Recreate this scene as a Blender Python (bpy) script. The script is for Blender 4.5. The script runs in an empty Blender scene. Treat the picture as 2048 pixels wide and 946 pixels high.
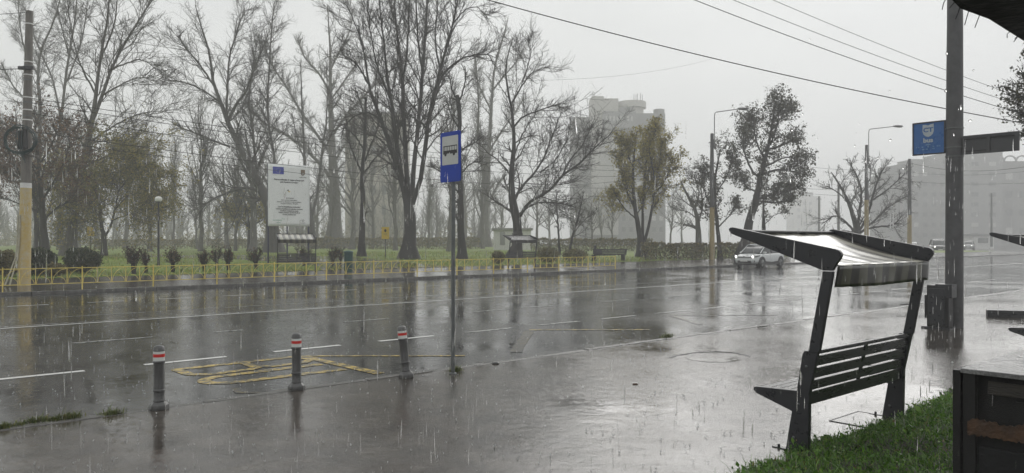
import bpy, math, random
import numpy as np
from mathutils import Vector, Matrix
random.seed(7); rng = np.random.default_rng(11)
SC = bpy.context.scene; COL = SC.collection
F, CX, HY, H = 1540.0, 1024.0, 480.0, 1.75          # focal length and horizon in photo pixels, eye height
TH = math.atan2(1751, 1540)
DX, DY = math.sin(TH), math.cos(TH)                  # road direction (s); n = across the road, away from the camera
RZ = math.atan2(DY, DX)
PI = math.pi

def W(s, n, z=0.0): return Vector((s*DX - n*DY, s*DY + n*DX, z))
def SN(p): return (p[0]*DX + p[1]*DY, -p[0]*DY + p[1]*DX)
def gz(n):                                            # the far pavement and park rise gently
    if n < 31: return 0.0
    if n < 35: return 0.05*(n-31)
    if n < 50: return 0.2 + 0.35*(n-35)/15
    return 0.55
def G(x, y, z=None):                                  # where a measured sight line meets the ground
    u = (x-CX)/F; v = (HY-y)/F
    if z is not None:
        Y = (z-H)/v; return Vector((u*Y, Y, z))
    Y = 3.0
    while Y < 400:
        if H + v*Y <= gz(-u*Y*DY + Y*DX): break
        Y += 0.05
    return Vector((u*Y, Y, gz(-u*Y*DY + Y*DX)))
def RG(x, Y):
    u = (x-CX)/F; return Vector((u*Y, Y, gz(-u*Y*DY + Y*DX)))
def R(x, y, Y): return Vector(((x-CX)/F*Y, Y, H + (HY-y)/F*Y))

# ------------------------------------------------------------------ mesh helpers
class MB:
    def __init__(s): s.v = []; s.f = []
    def add(s, vs, fs):
        o = len(s.v); s.v += [tuple(p) for p in vs]; s.f += [tuple(i+o for i in f) for f in fs]; return s
    def box(s, x0, x1, y0, y1, z0, z1):
        return s.add([(x0,y0,z0),(x1,y0,z0),(x1,y1,z0),(x0,y1,z0),(x0,y0,z1),(x1,y0,z1),(x1,y1,z1),(x0,y1,z1)],
                     [(0,3,2,1),(4,5,6,7),(0,1,5,4),(1,2,6,5),(2,3,7,6),(3,0,4,7)])
    def prism(s, poly, fn0, fn1):                     # polygon swept between two maps
        n = len(poly)
        return s.add([fn0(p) for p in poly] + [fn1(p) for p in poly],
                     [tuple(range(n-1,-1,-1)), tuple(range(n,2*n))] + [(i,(i+1)%n,n+(i+1)%n,n+i) for i in range(n)])
    def tube(s, pts, r, k=8, cap=True):
        pts = [Vector(p) for p in pts]; n = len(pts)
        rr = r if isinstance(r, (list, tuple)) else [r]*n
        vs = []
        t0 = (pts[-1]-pts[0])
        ref = Vector((0,0,1)) if abs(t0.normalized().z) < 0.9 else Vector((1,0,0))
        for i in range(n):
            t = (pts[min(i+1,n-1)] - pts[max(i-1,0)]).normalized()
            u = t.cross(ref)
            if u.length < 1e-5: u = t.cross(Vector((0,1,0)))
            u.normalize(); w = t.cross(u)
            for j in range(k):
                a = 2*PI*j/k; vs.append(pts[i] + (u*math.cos(a)+w*math.sin(a))*rr[i])
        fs = [(i*k+j, i*k+(j+1)%k, (i+1)*k+(j+1)%k, (i+1)*k+j) for i in range(n-1) for j in range(k)]
        if cap: fs += [tuple(range(k-1,-1,-1)), tuple(range((n-1)*k, n*k))]
        return s.add(vs, fs)
    def lathe(s, prof, k=20, c=(0,0)):
        vs = [(c[0]+r*math.cos(2*PI*j/k), c[1]+r*math.sin(2*PI*j/k), z) for r, z in prof for j in range(k)]
        n = len(prof)
        fs = [(i*k+j, i*k+(j+1)%k, (i+1)*k+(j+1)%k, (i+1)*k+j) for i in range(n-1) for j in range(k)]
        return s.add(vs, fs + [tuple(range(k-1,-1,-1)), tuple(range((n-1)*k, n*k))])
    def loft(s, rings, cap=True):
        k = len(rings[0]); vs = [p for r in rings for p in r]; n = len(rings)
        fs = [(i*k+j, i*k+(j+1)%k, (i+1)*k+(j+1)%k, (i+1)*k+j) for i in range(n-1) for j in range(k)]
        if cap: fs += [tuple(range(k-1,-1,-1)), tuple(range((n-1)*k, n*k))]
        return s.add(vs, fs)
    def build(s, name, mat, parent=None, smooth=False, bevel=0):
        me = bpy.data.meshes.new(name); me.from_pydata(s.v, [], s.f); me.update()
        return link(name, me, mat, parent, smooth, bevel)
def link(name, me, mat, parent=None, smooth=False, bevel=0):
    o = bpy.data.objects.new(name, me); COL.objects.link(o)
    if mat: me.materials.append(mat)
    if smooth:
        me.polygons.foreach_set('use_smooth', [True]*len(me.polygons))
        try: me.set_sharp_from_angle(angle=math.radians(40))
        except Exception: pass
    if bevel:
        m = o.modifiers.new('bevel', 'BEVEL'); m.width = bevel; m.segments = 2; m.limit_method = 'ANGLE'
    if parent: o.parent = parent
    return o
def tag(o, label=None, cat=None, group=None, kind=None):
    if label: o['label'] = label
    if cat: o['category'] = cat
    if group: o['group'] = group
    if kind: o['kind'] = kind
    return o
def thing(name, label, cat, loc=(0,0,0), rz=0.0, group=None):
    o = bpy.data.objects.new(name, None); COL.objects.link(o); o.empty_display_size = 0.2
    o.location = loc; o.rotation_euler = (0,0,rz)
    return tag(o, label, cat, group)
def dup(root, loc, rz=None, label=None, group=None):
    r = root.copy(); COL.objects.link(r); r.location = loc
    if rz is not None: r.rotation_euler = (0,0,rz)
    if label: r['label'] = label
    if group: r['group'] = group
    for ch in list(root.children):
        c = ch.copy(); COL.objects.link(c); c.parent = r
        for g in ch.children:
            e = g.copy(); COL.objects.link(e); e.parent = c
    return r
def text(name, body, size, origin, right, up, mat, parent, align='CENTER', bold=0.0, xs=1.0):
    cu = bpy.data.curves.new(name, 'FONT'); cu.body = body; cu.size = size; cu.align_x = align; cu.align_y = 'CENTER'
    cu.extrude = 0.0015; cu.offset = bold; cu.resolution_u = 3
    tmp = bpy.data.objects.new(name, cu); COL.objects.link(tmp)
    me = bpy.data.meshes.new_from_object(tmp.evaluated_get(bpy.context.evaluated_depsgraph_get())); me.name = name
    bpy.data.objects.remove(tmp); bpy.data.curves.remove(cu)
    o = bpy.data.objects.new(name, me); COL.objects.link(o); me.materials.clear(); me.materials.append(mat)
    right = Vector(right); up = Vector(up); nrm = right.cross(up)
    m = Matrix((right*xs, up, nrm)).transposed().to_4x4(); m.translation = Vector(origin)
    o.parent = parent; o.matrix_local = m
    return o

# ------------------------------------------------------------------ materials
def new_mat(name):
    m = bpy.data.materials.new(name); m.use_nodes = True
    nt = m.node_tree; b = nt.nodes['Principled BSDF']
    return m, nt, b
def N(nt, kind, **kw):
    n = nt.nodes.new(kind)
    for k, v in kw.items():
        if k in n.inputs.keys(): n.inputs[k].default_value = v
        else: setattr(n, k, v)
    return n
def ramp(nt, fac, stops):
    r = nt.nodes.new('ShaderNodeValToRGB'); e = r.color_ramp.elements
    while len(e) < len(stops): e.new(0.5)
    for i, (p, c) in enumerate(stops):
        e[i].position = p; e[i].color = (c, c, c, 1) if isinstance(c, (int, float)) else (*c, 1)
    nt.links.new(fac, r.inputs[0]); return r
def mat(name, c, rough=0.5, var=0.25, scale=6.0, bump=0.0, bscale=40.0, metal=0.0, spec=0.5, stretch=(1,1,1), c2=None, emit=0.0):
    m, nt, b = new_mat(name); L = nt.links.new
    tc = N(nt, 'ShaderNodeTexCoord'); mp = N(nt, 'ShaderNodeMapping'); mp.inputs['Scale'].default_value = stretch
    L(tc.outputs['Object'], mp.inputs[0])
    nz = N(nt, 'ShaderNodeTexNoise', Scale=scale, Detail=6.0, Roughness=0.65); L(mp.outputs[0], nz.inputs['Vector'])
    lo = tuple(x*(1-var) for x in c); hi = c2 if c2 else tuple(min(1, x*(1+var)) for x in c)
    r = ramp(nt, nz.outputs['Fac'], [(0.32, lo), (0.68, hi)]); L(r.outputs[0], b.inputs['Base Color'])
    rr = ramp(nt, nz.outputs['Fac'], [(0.3, max(0.02, rough*0.75)), (0.7, min(1, rough*1.2))]); L(rr.outputs[0], b.inputs['Roughness'])
    b.inputs['Metallic'].default_value = metal; b.inputs['Specular IOR Level'].default_value = spec
    if bump:
        n2 = N(nt, 'ShaderNodeTexNoise', Scale=bscale, Detail=4.0); L(mp.outputs[0], n2.inputs['Vector'])
        bp = N(nt, 'ShaderNodeBump', Strength=bump, Distance=0.02); L(n2.outputs['Fac'], bp.inputs['Height']); L(bp.outputs[0], b.inputs['Normal'])
    if emit:
        b.inputs['Emission Color'].default_value = (1, 0.97, 0.9, 1); b.inputs['Emission Strength'].default_value = emit
    return m
def leaf_mat(name, stops, rough=0.45, trans=0.4):
    m, nt, b = new_mat(name); L = nt.links.new
    g = N(nt, 'ShaderNodeNewGeometry')
    r = ramp(nt, g.outputs['Random Per Island'], stops); L(r.outputs[0], b.inputs['Base Color'])
    b.inputs['Roughness'].default_value = rough
    t = N(nt, 'ShaderNodeBsdfTranslucent'); L(r.outputs[0], t.inputs['Color'])
    mx = N(nt, 'ShaderNodeMixShader'); mx.inputs[0].default_value = trans
    L(b.outputs[0], mx.inputs[1]); L(t.outputs[0], mx.inputs[2]); L(mx.outputs[0], nt.nodes['Material Output'].inputs['Surface'])
    return m
def wet_mat(name, dark, light, r0, r1, ior=1.5, film=0.5, ripple=0.25, grain=120.0, gbump=0.15, rscale=5.0, rings=0.07):
    """Rain-soaked surface: a water film with ripples (low roughness) where it pools, coarser aggregate elsewhere."""
    m, nt, b = new_mat(name); L = nt.links.new
    tc = N(nt, 'ShaderNodeTexCoord')
    big = N(nt, 'ShaderNodeTexNoise', Scale=0.35, Detail=5.0, Roughness=0.6); L(tc.outputs['Object'], big.inputs['Vector'])
    fine = N(nt, 'ShaderNodeTexNoise', Scale=grain, Detail=3.0, Roughness=0.7); L(tc.outputs['Object'], fine.inputs['Vector'])
    mid = N(nt, 'ShaderNodeTexNoise', Scale=2.6, Detail=6.0, Roughness=0.7); L(tc.outputs['Object'], mid.inputs['Vector'])
    c1 = ramp(nt, mid.outputs['Fac'], [(0.3, dark), (0.7, light)])
    sp = ramp(nt, fine.outputs['Fac'], [(0.35, 0.6), (0.65, 1.3)])
    mul = N(nt, 'ShaderNodeMixRGB', blend_type='MULTIPLY'); mul.inputs[0].default_value = 1
    ds = N(nt, 'ShaderNodeTexNoise', Scale=1.3, Detail=3.0); L(tc.outputs['Object'], ds.inputs['Vector'])
    mv = N(nt, 'ShaderNodeMixRGB'); mv.inputs[0].default_value = 0.35; L(tc.outputs['Object'], mv.inputs[1]); L(ds.outputs['Color'], mv.inputs[2])
    ck = N(nt, 'ShaderNodeTexVoronoi', Scale=0.55); ck.feature = 'DISTANCE_TO_EDGE'; L(mv.outputs[0], ck.inputs['Vector'])
    ckr = ramp(nt, ck.outputs['Distance'], [(0.0, 0.6), (0.010, 1.0)])
    mc = N(nt, 'ShaderNodeMixRGB', blend_type='MULTIPLY'); mc.inputs[0].default_value = 1; L(c1.outputs[0], mc.inputs[1]); L(ckr.outputs[0], mc.inputs[2]); c1 = mc
    L(c1.outputs[0], mul.inputs[1]); L(sp.outputs[0], mul.inputs[2]); L(mul.outputs[0], b.inputs['Base Color'])
    pool = ramp(nt, big.outputs['Fac'], [(film-0.1, 1.0), (film+0.1, 0.0)])         # 1 where not flooded
    rr = N(nt, 'ShaderNodeMapRange'); rr.inputs['To Min'].default_value = r0; rr.inputs['To Max'].default_value = r1
    L(pool.outputs[0], rr.inputs['Value']); L(rr.outputs[0], b.inputs['Roughness'])
    b.inputs['IOR'].default_value = ior; b.inputs['Specular IOR Level'].default_value = 0.5
    rip = N(nt, 'ShaderNodeTexNoise', Scale=rscale, Detail=3.0, Roughness=0.55, Distortion=0.6); L(tc.outputs['Object'], rip.inputs['Vector'])
    rip2 = N(nt, 'ShaderNodeTexNoise', Scale=rscale*6, Detail=3.0, Roughness=0.6); L(tc.outputs['Object'], rip2.inputs['Vector'])
    rs = N(nt, 'ShaderNodeMapRange'); rs.inputs['To Min'].default_value = ripple*0.35; rs.inputs['To Max'].default_value = ripple; L(pool.outputs[0], rs.inputs['Value'])
    b1 = N(nt, 'ShaderNodeBump', Distance=0.05); L(rs.outputs[0], b1.inputs['Strength']); L(rip.outputs['Fac'], b1.inputs['Height'])
    b2 = N(nt, 'ShaderNodeBump', Distance=0.010); L(rs.outputs[0], b2.inputs['Strength']); L(rip2.outputs['Fac'], b2.inputs['Height']); L(b1.outputs[0], b2.inputs['Normal'])
    gm = N(nt, 'ShaderNodeMath', operation='MULTIPLY'); gm.inputs[1].default_value = gbump; L(pool.outputs[0], gm.inputs[0])
    b3 = N(nt, 'ShaderNodeBump', Distance=0.006); L(gm.outputs[0], b3.inputs['Strength']); L(fine.outputs['Fac'], b3.inputs['Height']); L(b2.outputs[0], b3.inputs['Normal'])
    # rings where drops land, here and there
    vo = N(nt, 'ShaderNodeTexVoronoi', Scale=7.0); vo.voronoi_dimensions = '2D'; L(tc.outputs['Object'], vo.inputs['Vector'])
    sp_ = N(nt, 'ShaderNodeSeparateColor'); L(vo.outputs['Color'], sp_.inputs[0])
    k1 = N(nt, 'ShaderNodeMath', operation='MULTIPLY'); k1.inputs[1].default_value = 42.0; L(vo.outputs['Distance'], k1.inputs[0])
    k2 = N(nt, 'ShaderNodeMath', operation='SINE'); L(k1.outputs[0], k2.inputs[0])
    lim = N(nt, 'ShaderNodeMath', operation='MULTIPLY'); lim.inputs[1].default_value = 0.55; L(sp_.outputs[0], lim.inputs[0])
    k3 = N(nt, 'ShaderNodeMath', operation='SUBTRACT'); L(lim.outputs[0], k3.inputs[0]); L(vo.outputs['Distance'], k3.inputs[1])
    k4 = N(nt, 'ShaderNodeMath', operation='MAXIMUM'); k4.inputs[1].default_value = 0.0; L(k3.outputs[0], k4.inputs[0])
    k5 = N(nt, 'ShaderNodeMath', operation='MULTIPLY'); L(k2.outputs[0], k5.inputs[0]); L(k4.outputs[0], k5.inputs[1])
    b4 = N(nt, 'ShaderNodeBump', Strength=rings, Distance=0.02); L(k5.outputs[0], b4.inputs['Height']); L(b3.outputs[0], b4.inputs['Normal'])
    L(b4.outputs[0], b.inputs['Normal'])
    return m
def paint_mat(name, c, wear=0.5, wscale=9.0, under=(0.03,0.03,0.03)):
    m, nt, b = new_mat(name); L = nt.links.new
    tc = N(nt, 'ShaderNodeTexCoord')
    nz = N(nt, 'ShaderNodeTexNoise', Scale=wscale, Detail=8.0, Roughness=0.75); L(tc.outputs['Object'], nz.inputs['Vector'])
    r = ramp(nt, nz.outputs['Fac'], [(wear-0.09, under), (wear+0.09, c)]); L(r.outputs[0], b.inputs['Base Color'])
    b.inputs['Roughness'].default_value = 0.2
    bp = N(nt, 'ShaderNodeBump', Strength=0.2, Distance=0.02); L(nz.outputs['Fac'], bp.inputs['Height']); L(bp.outputs[0], b.inputs['Normal'])
    return m

M = {}
M['asphalt'] = wet_mat('wet_asphalt', (0.020,0.0202,0.0202), (0.068,0.068,0.067), 0.04, 0.15, ior=1.95, film=0.5, ripple=0.085, rscale=6.0)
M['pave'] = wet_mat('wet_pavement', (0.030,0.026,0.022), (0.11,0.095,0.080), 0.03, 0.13, ior=1.75, film=0.52, ripple=0.105, rscale=5.5, gbump=0.25)
M['farpave'] = wet_mat('wet_far_pavement', (0.06,0.055,0.05), (0.12,0.11,0.10), 0.08, 0.2, ior=1.7, ripple=0.1)
M['kerb'] = mat('wet_kerb', (0.10,0.097,0.09), 0.25, 0.35, 5, 0.4, 60)
M['white_paint'] = paint_mat('white_road_paint', (0.78,0.78,0.76), 0.33)
M['white_worn'] = paint_mat('worn_white_road_paint', (0.52,0.52,0.50), 0.47)
M['yellow_paint'] = paint_mat('yellow_road_paint', (0.60,0.43,0.10), 0.52, 7.0, (0.10,0.085,0.045))
M['yellow_worn'] = paint_mat('worn_yellow_road_paint', (0.36,0.27,0.08), 0.60)
M['charcoal'] = mat('charcoal_metal', (0.022,0.023,0.027), 0.32, 0.2, 8, 0.05, 200)
M['slat'] = mat('charcoal_slat', (0.020,0.020,0.022), 0.3, 0.25, 5, 0.04, 120, stretch=(0.6,4,4))
M['bark'] = mat('wet_bark', (0.022,0.020,0.018), 0.75, 0.45, 3, 0.6, 14, stretch=(3,3,0.7))
M['bark_pale'] = mat('pale_bark', (0.085,0.080,0.070), 0.7, 0.5, 2.2, 0.5, 12, stretch=(2,2,0.7))
M['bark_mid'] = mat('grey_bark', (0.045,0.042,0.037), 0.75, 0.45, 2.5, 0.5, 12, stretch=(2,2,0.7))
M['misty_bark'] = mat('grey_misty_bark', (0.12,0.115,0.105), 0.8, 0.4, 2.5, 0.4, 12, stretch=(2,2,0.7)); M['misty_twig'] = mat('grey_misty_twig', (0.13,0.125,0.115), 0.8, 0.2, 2)  # distance haze put into the colour: paler than the front bark and twigs
M['twig'] = mat('wet_twig', (0.034,0.030,0.026), 0.7, 0.2, 2)
M['twig_pale'] = mat('pale_twig', (0.075,0.070,0.062), 0.7, 0.2, 2)
M['concrete_pole'] = mat('concrete_pole', (0.075,0.075,0.078), 0.5, 0.3, 4, 0.2, 60)
M['grey_pole'] = mat('weathered_pole', (0.14,0.13,0.115), 0.6, 0.35, 3, 0.3, 30, stretch=(3,3,0.4))
M['yellow_pole'] = mat('chipped_yellow_paint', (0.55,0.39,0.09), 0.5, 0.1, 5.0, 0.3, 30, c2=(0.50,0.44,0.30))
M['dull_yellow_pole'] = mat('faded_yellow_paint', (0.32,0.25,0.12), 0.55, 0.15, 3.0, 0.2, 30)
M['white_band'] = mat('white_paint_band', (0.7,0.7,0.68), 0.4, 0.1)
M['yellow_metal'] = mat('yellow_metal', (0.72,0.57,0.14), 0.35, 0.25, 6)
M['bollard'] = mat('bollard_grey', (0.075,0.075,0.074), 0.32, 0.15, 8, 0.1, 80)
M['white_refl'] = mat('white_reflective', (0.66,0.68,0.66), 0.3, 0.06)
M['red_refl'] = mat('red_reflective', (0.55,0.02,0.015), 0.3, 0.06)
M['steel'] = mat('grey_steel', (0.13,0.14,0.14), 0.4, 0.2, 12, metal=0.3)
M['blue_sign'] = mat('blue_sign', (0.008,0.045,0.36), 0.35, 0.1, 3, spec=0.25)
M['sign_white'] = mat('sign_white', (0.50,0.52,0.50), 0.35, 0.05)
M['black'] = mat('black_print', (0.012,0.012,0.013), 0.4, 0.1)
M['ct_blue'] = mat('panel_blue', (0.025,0.115,0.33), 0.3, 0.08, 3)
M['ct_grey'] = mat('panel_print_grey', (0.42,0.47,0.50), 0.4, 0.05)
M['ct_pale'] = mat('panel_small_print', (0.16,0.30,0.50), 0.4, 0.05)
M['board_grey'] = mat('board_back_grey', (0.06,0.061,0.065), 0.6, 0.15, 5)
M['banner'] = mat('white_banner_sheet', (0.82,0.84,0.83), 0.4, 0.04, 1.5, 0.25, 1.6)
M['print_grey'] = mat('banner_print', (0.10,0.10,0.10), 0.5, 0.05)
M['eu_blue'] = mat('flag_blue', (0.03,0.05,0.35), 0.4, 0.05)
M['star'] = mat('flag_star', (0.30,0.32,0.42), 0.4, 0.05)
M['brown_print'] = mat('crest_print', (0.16,0.11,0.06), 0.5, 0.3, 12)
M['green_print'] = mat('green_print', (0.22,0.42,0.32), 0.5, 0.05)
M['navy_post'] = mat('navy_post', (0.02,0.025,0.06), 0.4, 0.2)
M['bin_green'] = mat('dark_green_bin', (0.006,0.055,0.05), 0.35, 0.25, 5)
M['yellow_board'] = mat('yellow_board', (0.60,0.42,0.03), 0.4, 0.12)
M['cable'] = mat('black_cable', (0.02,0.02,0.02), 0.5, 0.1)
M['lamp_globe'] = mat('white_globe', (0.75,0.75,0.72), 0.3, 0.05)
M['lamp_grey'] = mat('lamp_grey', (0.12,0.12,0.12), 0.45, 0.2)
M['coil'] = mat('teal_cable', (0.02,0.045,0.045), 0.45, 0.2)
M['conduit'] = mat('cream_conduit', (0.42,0.40,0.30), 0.5, 0.2)
M['facade'] = mat('grey_facade', (0.22,0.22,0.215), 0.85, 0.2, 0.12)
M['facade_dark'] = mat('grey_facade_panel', (0.26,0.26,0.255), 0.85, 0.12, 0.2)
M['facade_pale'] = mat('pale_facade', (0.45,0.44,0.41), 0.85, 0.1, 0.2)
M['beige'] = mat('beige_facade', (0.36,0.33,0.28), 0.85, 0.1, 0.2)
M['pane'] = mat('window_pane', (0.15,0.155,0.155), 0.15, 0.3, 0.6)
M['pane_light'] = mat('curtained_pane', (0.45,0.45,0.43), 0.4, 0.1)
M['white_wall'] = mat('white_wall', (0.62,0.62,0.60), 0.7, 0.08)
M['car_white'] = mat('white_car_paint', (0.62,0.64,0.64), 0.18, 0.04, 2)
M['car_dark'] = mat('dark_car_paint', (0.035,0.037,0.042), 0.16, 0.1, 2)
M['car_silver'] = mat('silver_car_paint', (0.30,0.31,0.32), 0.2, 0.05, 2)
M['trim'] = mat('black_car_trim', (0.015,0.015,0.016), 0.5, 0.15)
M['glass'] = mat('car_glass', (0.02,0.024,0.026), 0.05, 0.1)
M['tyre'] = mat('tyre', (0.012,0.012,0.012), 0.7, 0.2)
M['alloy'] = mat('alloy_rim', (0.30,0.31,0.31), 0.3, 0.1, metal=0.6)
M['headlight'] = mat('lit_headlight', (0.9,0.9,0.88), 0.1, 0.02, emit=2.5)
M['headlight_off'] = mat('headlight_glass', (0.35,0.36,0.36), 0.08, 0.1)
M['plate'] = mat('number_plate', (0.6,0.6,0.58), 0.4, 0.05)
M['old_wood'] = mat('rotten_dark_wood', (0.008,0.0075,0.007), 0.6, 0.5, 5, 0.5, 30, stretch=(1,6,6))
M['board_wood'] = mat('weathered_board', (0.035,0.030,0.024), 0.6, 0.4, 5, 0.4, 30, stretch=(6,1,6))
M['torn'] = mat('torn_fibreboard', (0.075,0.042,0.024), 0.8, 0.5, 9, 0.8, 30)
M['wet_top'] = wet_mat('wet_counter_sheet', (0.10,0.10,0.10), (0.25,0.25,0.245), 0.12, 0.35, ior=1.5, film=0.5, ripple=0.5, grain=60, rscale=6)
M['roof_felt'] = mat('dark_roof_felt', (0.008,0.008,0.009), 0.7, 0.3, 6, 0.4, 30)
M['soil'] = mat('wet_soil', (0.030,0.026,0.018), 0.7, 0.4, 8, 0.6, 40)
M['manhole'] = mat('cast_iron', (0.04,0.04,0.04), 0.35, 0.3, 20, 0.6, 60)
M['rubble'] = mat('broken_asphalt', (0.025,0.024,0.023), 0.5, 0.4, 20, 0.8, 40)
M['grass_leaf'] = leaf_mat('wet_grass_blade', [(0.0,(0.03,0.07,0.010)),(0.35,(0.07,0.17,0.018)),(0.75,(0.12,0.26,0.030)),(0.93,(0.20,0.34,0.06)),(1.0,(0.25,0.17,0.07))], 0.35, 0.3)
M['tuft'] = leaf_mat('kerb_weed_blade', [(0.0,(0.05,0.07,0.018)),(0.6,(0.12,0.155,0.04)),(1.0,(0.22,0.20,0.08))], 0.5, 0.3)
M['lawn_blade'] = leaf_mat('park_grass_blade', [(0.0,(0.11,0.16,0.02)),(0.5,(0.20,0.29,0.03)),(0.80,(0.29,0.31,0.06)),(1.0,(0.36,0.25,0.09))], 0.6, 0.3)
M['leaf_olive'] = leaf_mat('olive_leaf', [(0.0,(0.15,0.13,0.03)),(0.5,(0.29,0.25,0.055)),(1.0,(0.43,0.36,0.09))])
M['leaf_green'] = leaf_mat('dull_green_leaf', [(0.0,(0.09,0.09,0.025)),(0.6,(0.20,0.185,0.045)),(1.0,(0.38,0.30,0.07))])
M['leaf_dark'] = leaf_mat('dark_leaf', [(0.0,(0.027,0.030,0.019)),(0.6,(0.054,0.057,0.032)),(1.0,(0.095,0.084,0.043))])
M['leaf_rust'] = leaf_mat('rust_leaf', [(0.0,(0.060,0.036,0.024)),(0.6,(0.128,0.072,0.042)),(1.0,(0.225,0.128,0.060))])
M['leaf_wine'] = leaf_mat('wine_leaf', [(0.0,(0.049,0.022,0.025)),(0.6,(0.105,0.045,0.049)),(1.0,(0.154,0.098,0.063))])
M['leaf_box'] = leaf_mat('evergreen_leaf', [(0.0,(0.020,0.031,0.014)),(0.6,(0.045,0.063,0.028)),(1.0,(0.098,0.105,0.049))])
M['leaf_hedge'] = leaf_mat('hedge_leaf', [(0.0,(0.076,0.076,0.034)),(0.5,(0.145,0.136,0.060)),(1.0,(0.255,0.204,0.085))])

def lawn_mat():
    m, nt, b = new_mat('park_lawn'); L = nt.links.new
    tc = N(nt, 'ShaderNodeTexCoord')
    a = N(nt, 'ShaderNodeTexNoise', Scale=0.22, Detail=6.0, Roughness=0.65); L(tc.outputs['Object'], a.inputs['Vector'])
    f = N(nt, 'ShaderNodeTexNoise', Scale=7.0, Detail=5.0, Roughness=0.8); L(tc.outputs['Object'], f.inputs['Vector'])
    r = ramp(nt, a.outputs['Fac'], [(0.30,(0.10,0.090,0.045)),(0.42,(0.13,0.175,0.03)),(0.6,(0.18,0.25,0.03)),(0.75,(0.24,0.25,0.06))])
    lf = ramp(nt, f.outputs['Fac'], [(0.60,(0,0,0)),(0.70,(1,1,1))])
    mx = N(nt, 'ShaderNodeMixRGB'); L(lf.outputs[0], mx.inputs[0]); L(r.outputs[0], mx.inputs[1]); mx.inputs[2].default_value = (0.15,0.105,0.05,1)
    L(mx.outputs[0], b.inputs['Base Color']); b.inputs['Roughness'].default_value = 0.75
    bp = N(nt, 'ShaderNodeBump', Strength=0.8, Distance=0.08); L(f.outputs['Fac'], bp.inputs['Height']); L(bp.outputs[0], b.inputs['Normal'])
    return m
M['lawn'] = lawn_mat()
def stripe_mat(name='striped_awning', lo=(0.095,0.090,0.075), lo2=(0.115,0.105,0.085), hi=(0.42,0.40,0.33), hi2=(0.50,0.48,0.40), coat=0.9):
    m, nt, b = new_mat(name); L = nt.links.new
    tc = N(nt, 'ShaderNodeTexCoord'); sx = N(nt, 'ShaderNodeSeparateXYZ'); L(tc.outputs['Object'], sx.inputs[0])
    nz = N(nt, 'ShaderNodeTexNoise', Scale=4.0, Detail=4.0); L(tc.outputs['Object'], nz.inputs['Vector'])
    k = N(nt, 'ShaderNodeMath', operation='MULTIPLY'); k.inputs[1].default_value = 3.5; L(sx.outputs['X'], k.inputs[0])
    fr = N(nt, 'ShaderNodeMath', operation='FRACT'); L(k.outputs[0], fr.inputs[0])
    r = ramp(nt, fr.outputs[0], [(0.0,lo),(0.47,lo2),(0.50,hi),(0.97,hi2)]); L(r.outputs[0], b.inputs['Base Color'])
    b.inputs['Roughness'].default_value = 0.3; b.inputs['Coat Weight'].default_value = coat; b.inputs['Coat Roughness'].default_value = 0.15; b.inputs['Coat IOR'].default_value = 1.5
    w = N(nt, 'ShaderNodeTexNoise', Scale=3.0, Detail=3.0); L(tc.outputs['Object'], w.inputs['Vector'])
    bp = N(nt, 'ShaderNodeBump', Strength=0.12, Distance=0.02); L(w.outputs['Fac'], bp.inputs['Height']); L(bp.outputs[0], b.inputs['Normal'])
    return m
M['stripe'] = stripe_mat(); M['valance'] = stripe_mat('shaded_valance_stripe',(0.020,0.020,0.018),(0.028,0.027,0.022),(0.075,0.075,0.05),(0.10,0.098,0.065),0.15)  # valance: awning stripe with its backlit shade put into darker colours
M['canopy_dark'] = mat('dark_awning', (0.035,0.035,0.034), 0.3, 0.2)
def water_mat():
    m, nt, b = new_mat('rain_water')
    b.inputs['Base Color'].default_value = (1,1,1,1); b.inputs['Roughness'].default_value = 0.12
    b.inputs['IOR'].default_value = 1.33; b.inputs['Transmission Weight'].default_value = 1.0
    return m
M['water'] = water_mat()
def splash_mat():
    m, nt, b = new_mat('splash_water')
    b.inputs['Base Color'].default_value = (0.85,0.87,0.87,1); b.inputs['Roughness'].default_value = 0.25
    b.inputs['IOR'].default_value = 1.33; b.inputs['Transmission Weight'].default_value = 0.55
    return m
M['splash'] = splash_mat()

# ------------------------------------------------------------------ ground, road, pavements
def sheet(name, s_list, n_list, zfn, m, kind='structure', parent=None):
    b = MB(); vs = [W(s, n, zfn(n)) for n in n_list for s in s_list]; k = len(s_list)
    fs = [(i*k+j, i*k+j+1, (i+1)*k+j+1, (i+1)*k+j) for i in range(len(n_list)-1) for j in range(k-1)]
    o = b.add(vs, fs).build(name, m); o['kind'] = kind; return o
g = MB(); g.add([(-880,-880,-0.108),(880,-880,-0.108),(880,880,-0.108),(-880,880,-0.108)], [(0,1,2,3)])
o = g.build('ground', M['asphalt']); o['kind'] = 'structure'
sheet('road', [-120,-40,0,40,120], [8.52,14,20,30.22], lambda n: -0.10, M['asphalt'])
b = MB(); b.prism([(-60,-40),(60,-40),(60,8.38),(-60,8.38)], lambda p: W(p[0],p[1],-0.107), lambda p: W(p[0],p[1],0)); o = b.build('near_pavement', M['pave']); o['kind'] = 'structure'
b = MB()
s = -20.0
while s < 60:
    l = 0.98
    dz = random.uniform(-0.006,0.006); dn = random.uniform(-0.008,0.008)
    b.prism([(s,8.383),(s+l,8.383),(s+l,8.50+dn),(s,8.50+dn)], lambda p: W(p[0],p[1],-0.107), lambda p: W(p[0],p[1],0.006+dz)); s += 1.0
o = b.build('near_kerb', M['kerb'], bevel=0.012); o['kind'] = 'structure'
b = MB(); s = -40.0
while s < 120:
    dz = random.uniform(-0.006,0.006)
    b.prism([(s,30.24),(s+0.98,30.24),(s+0.98,30.40),(s,30.40)], lambda p: W(p[0],p[1],-0.107), lambda p: W(p[0],p[1],0.01+dz)); s += 1.0
o = b.build('far_kerb', M['kerb'], bevel=0.012); o['kind'] = 'structure'
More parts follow.
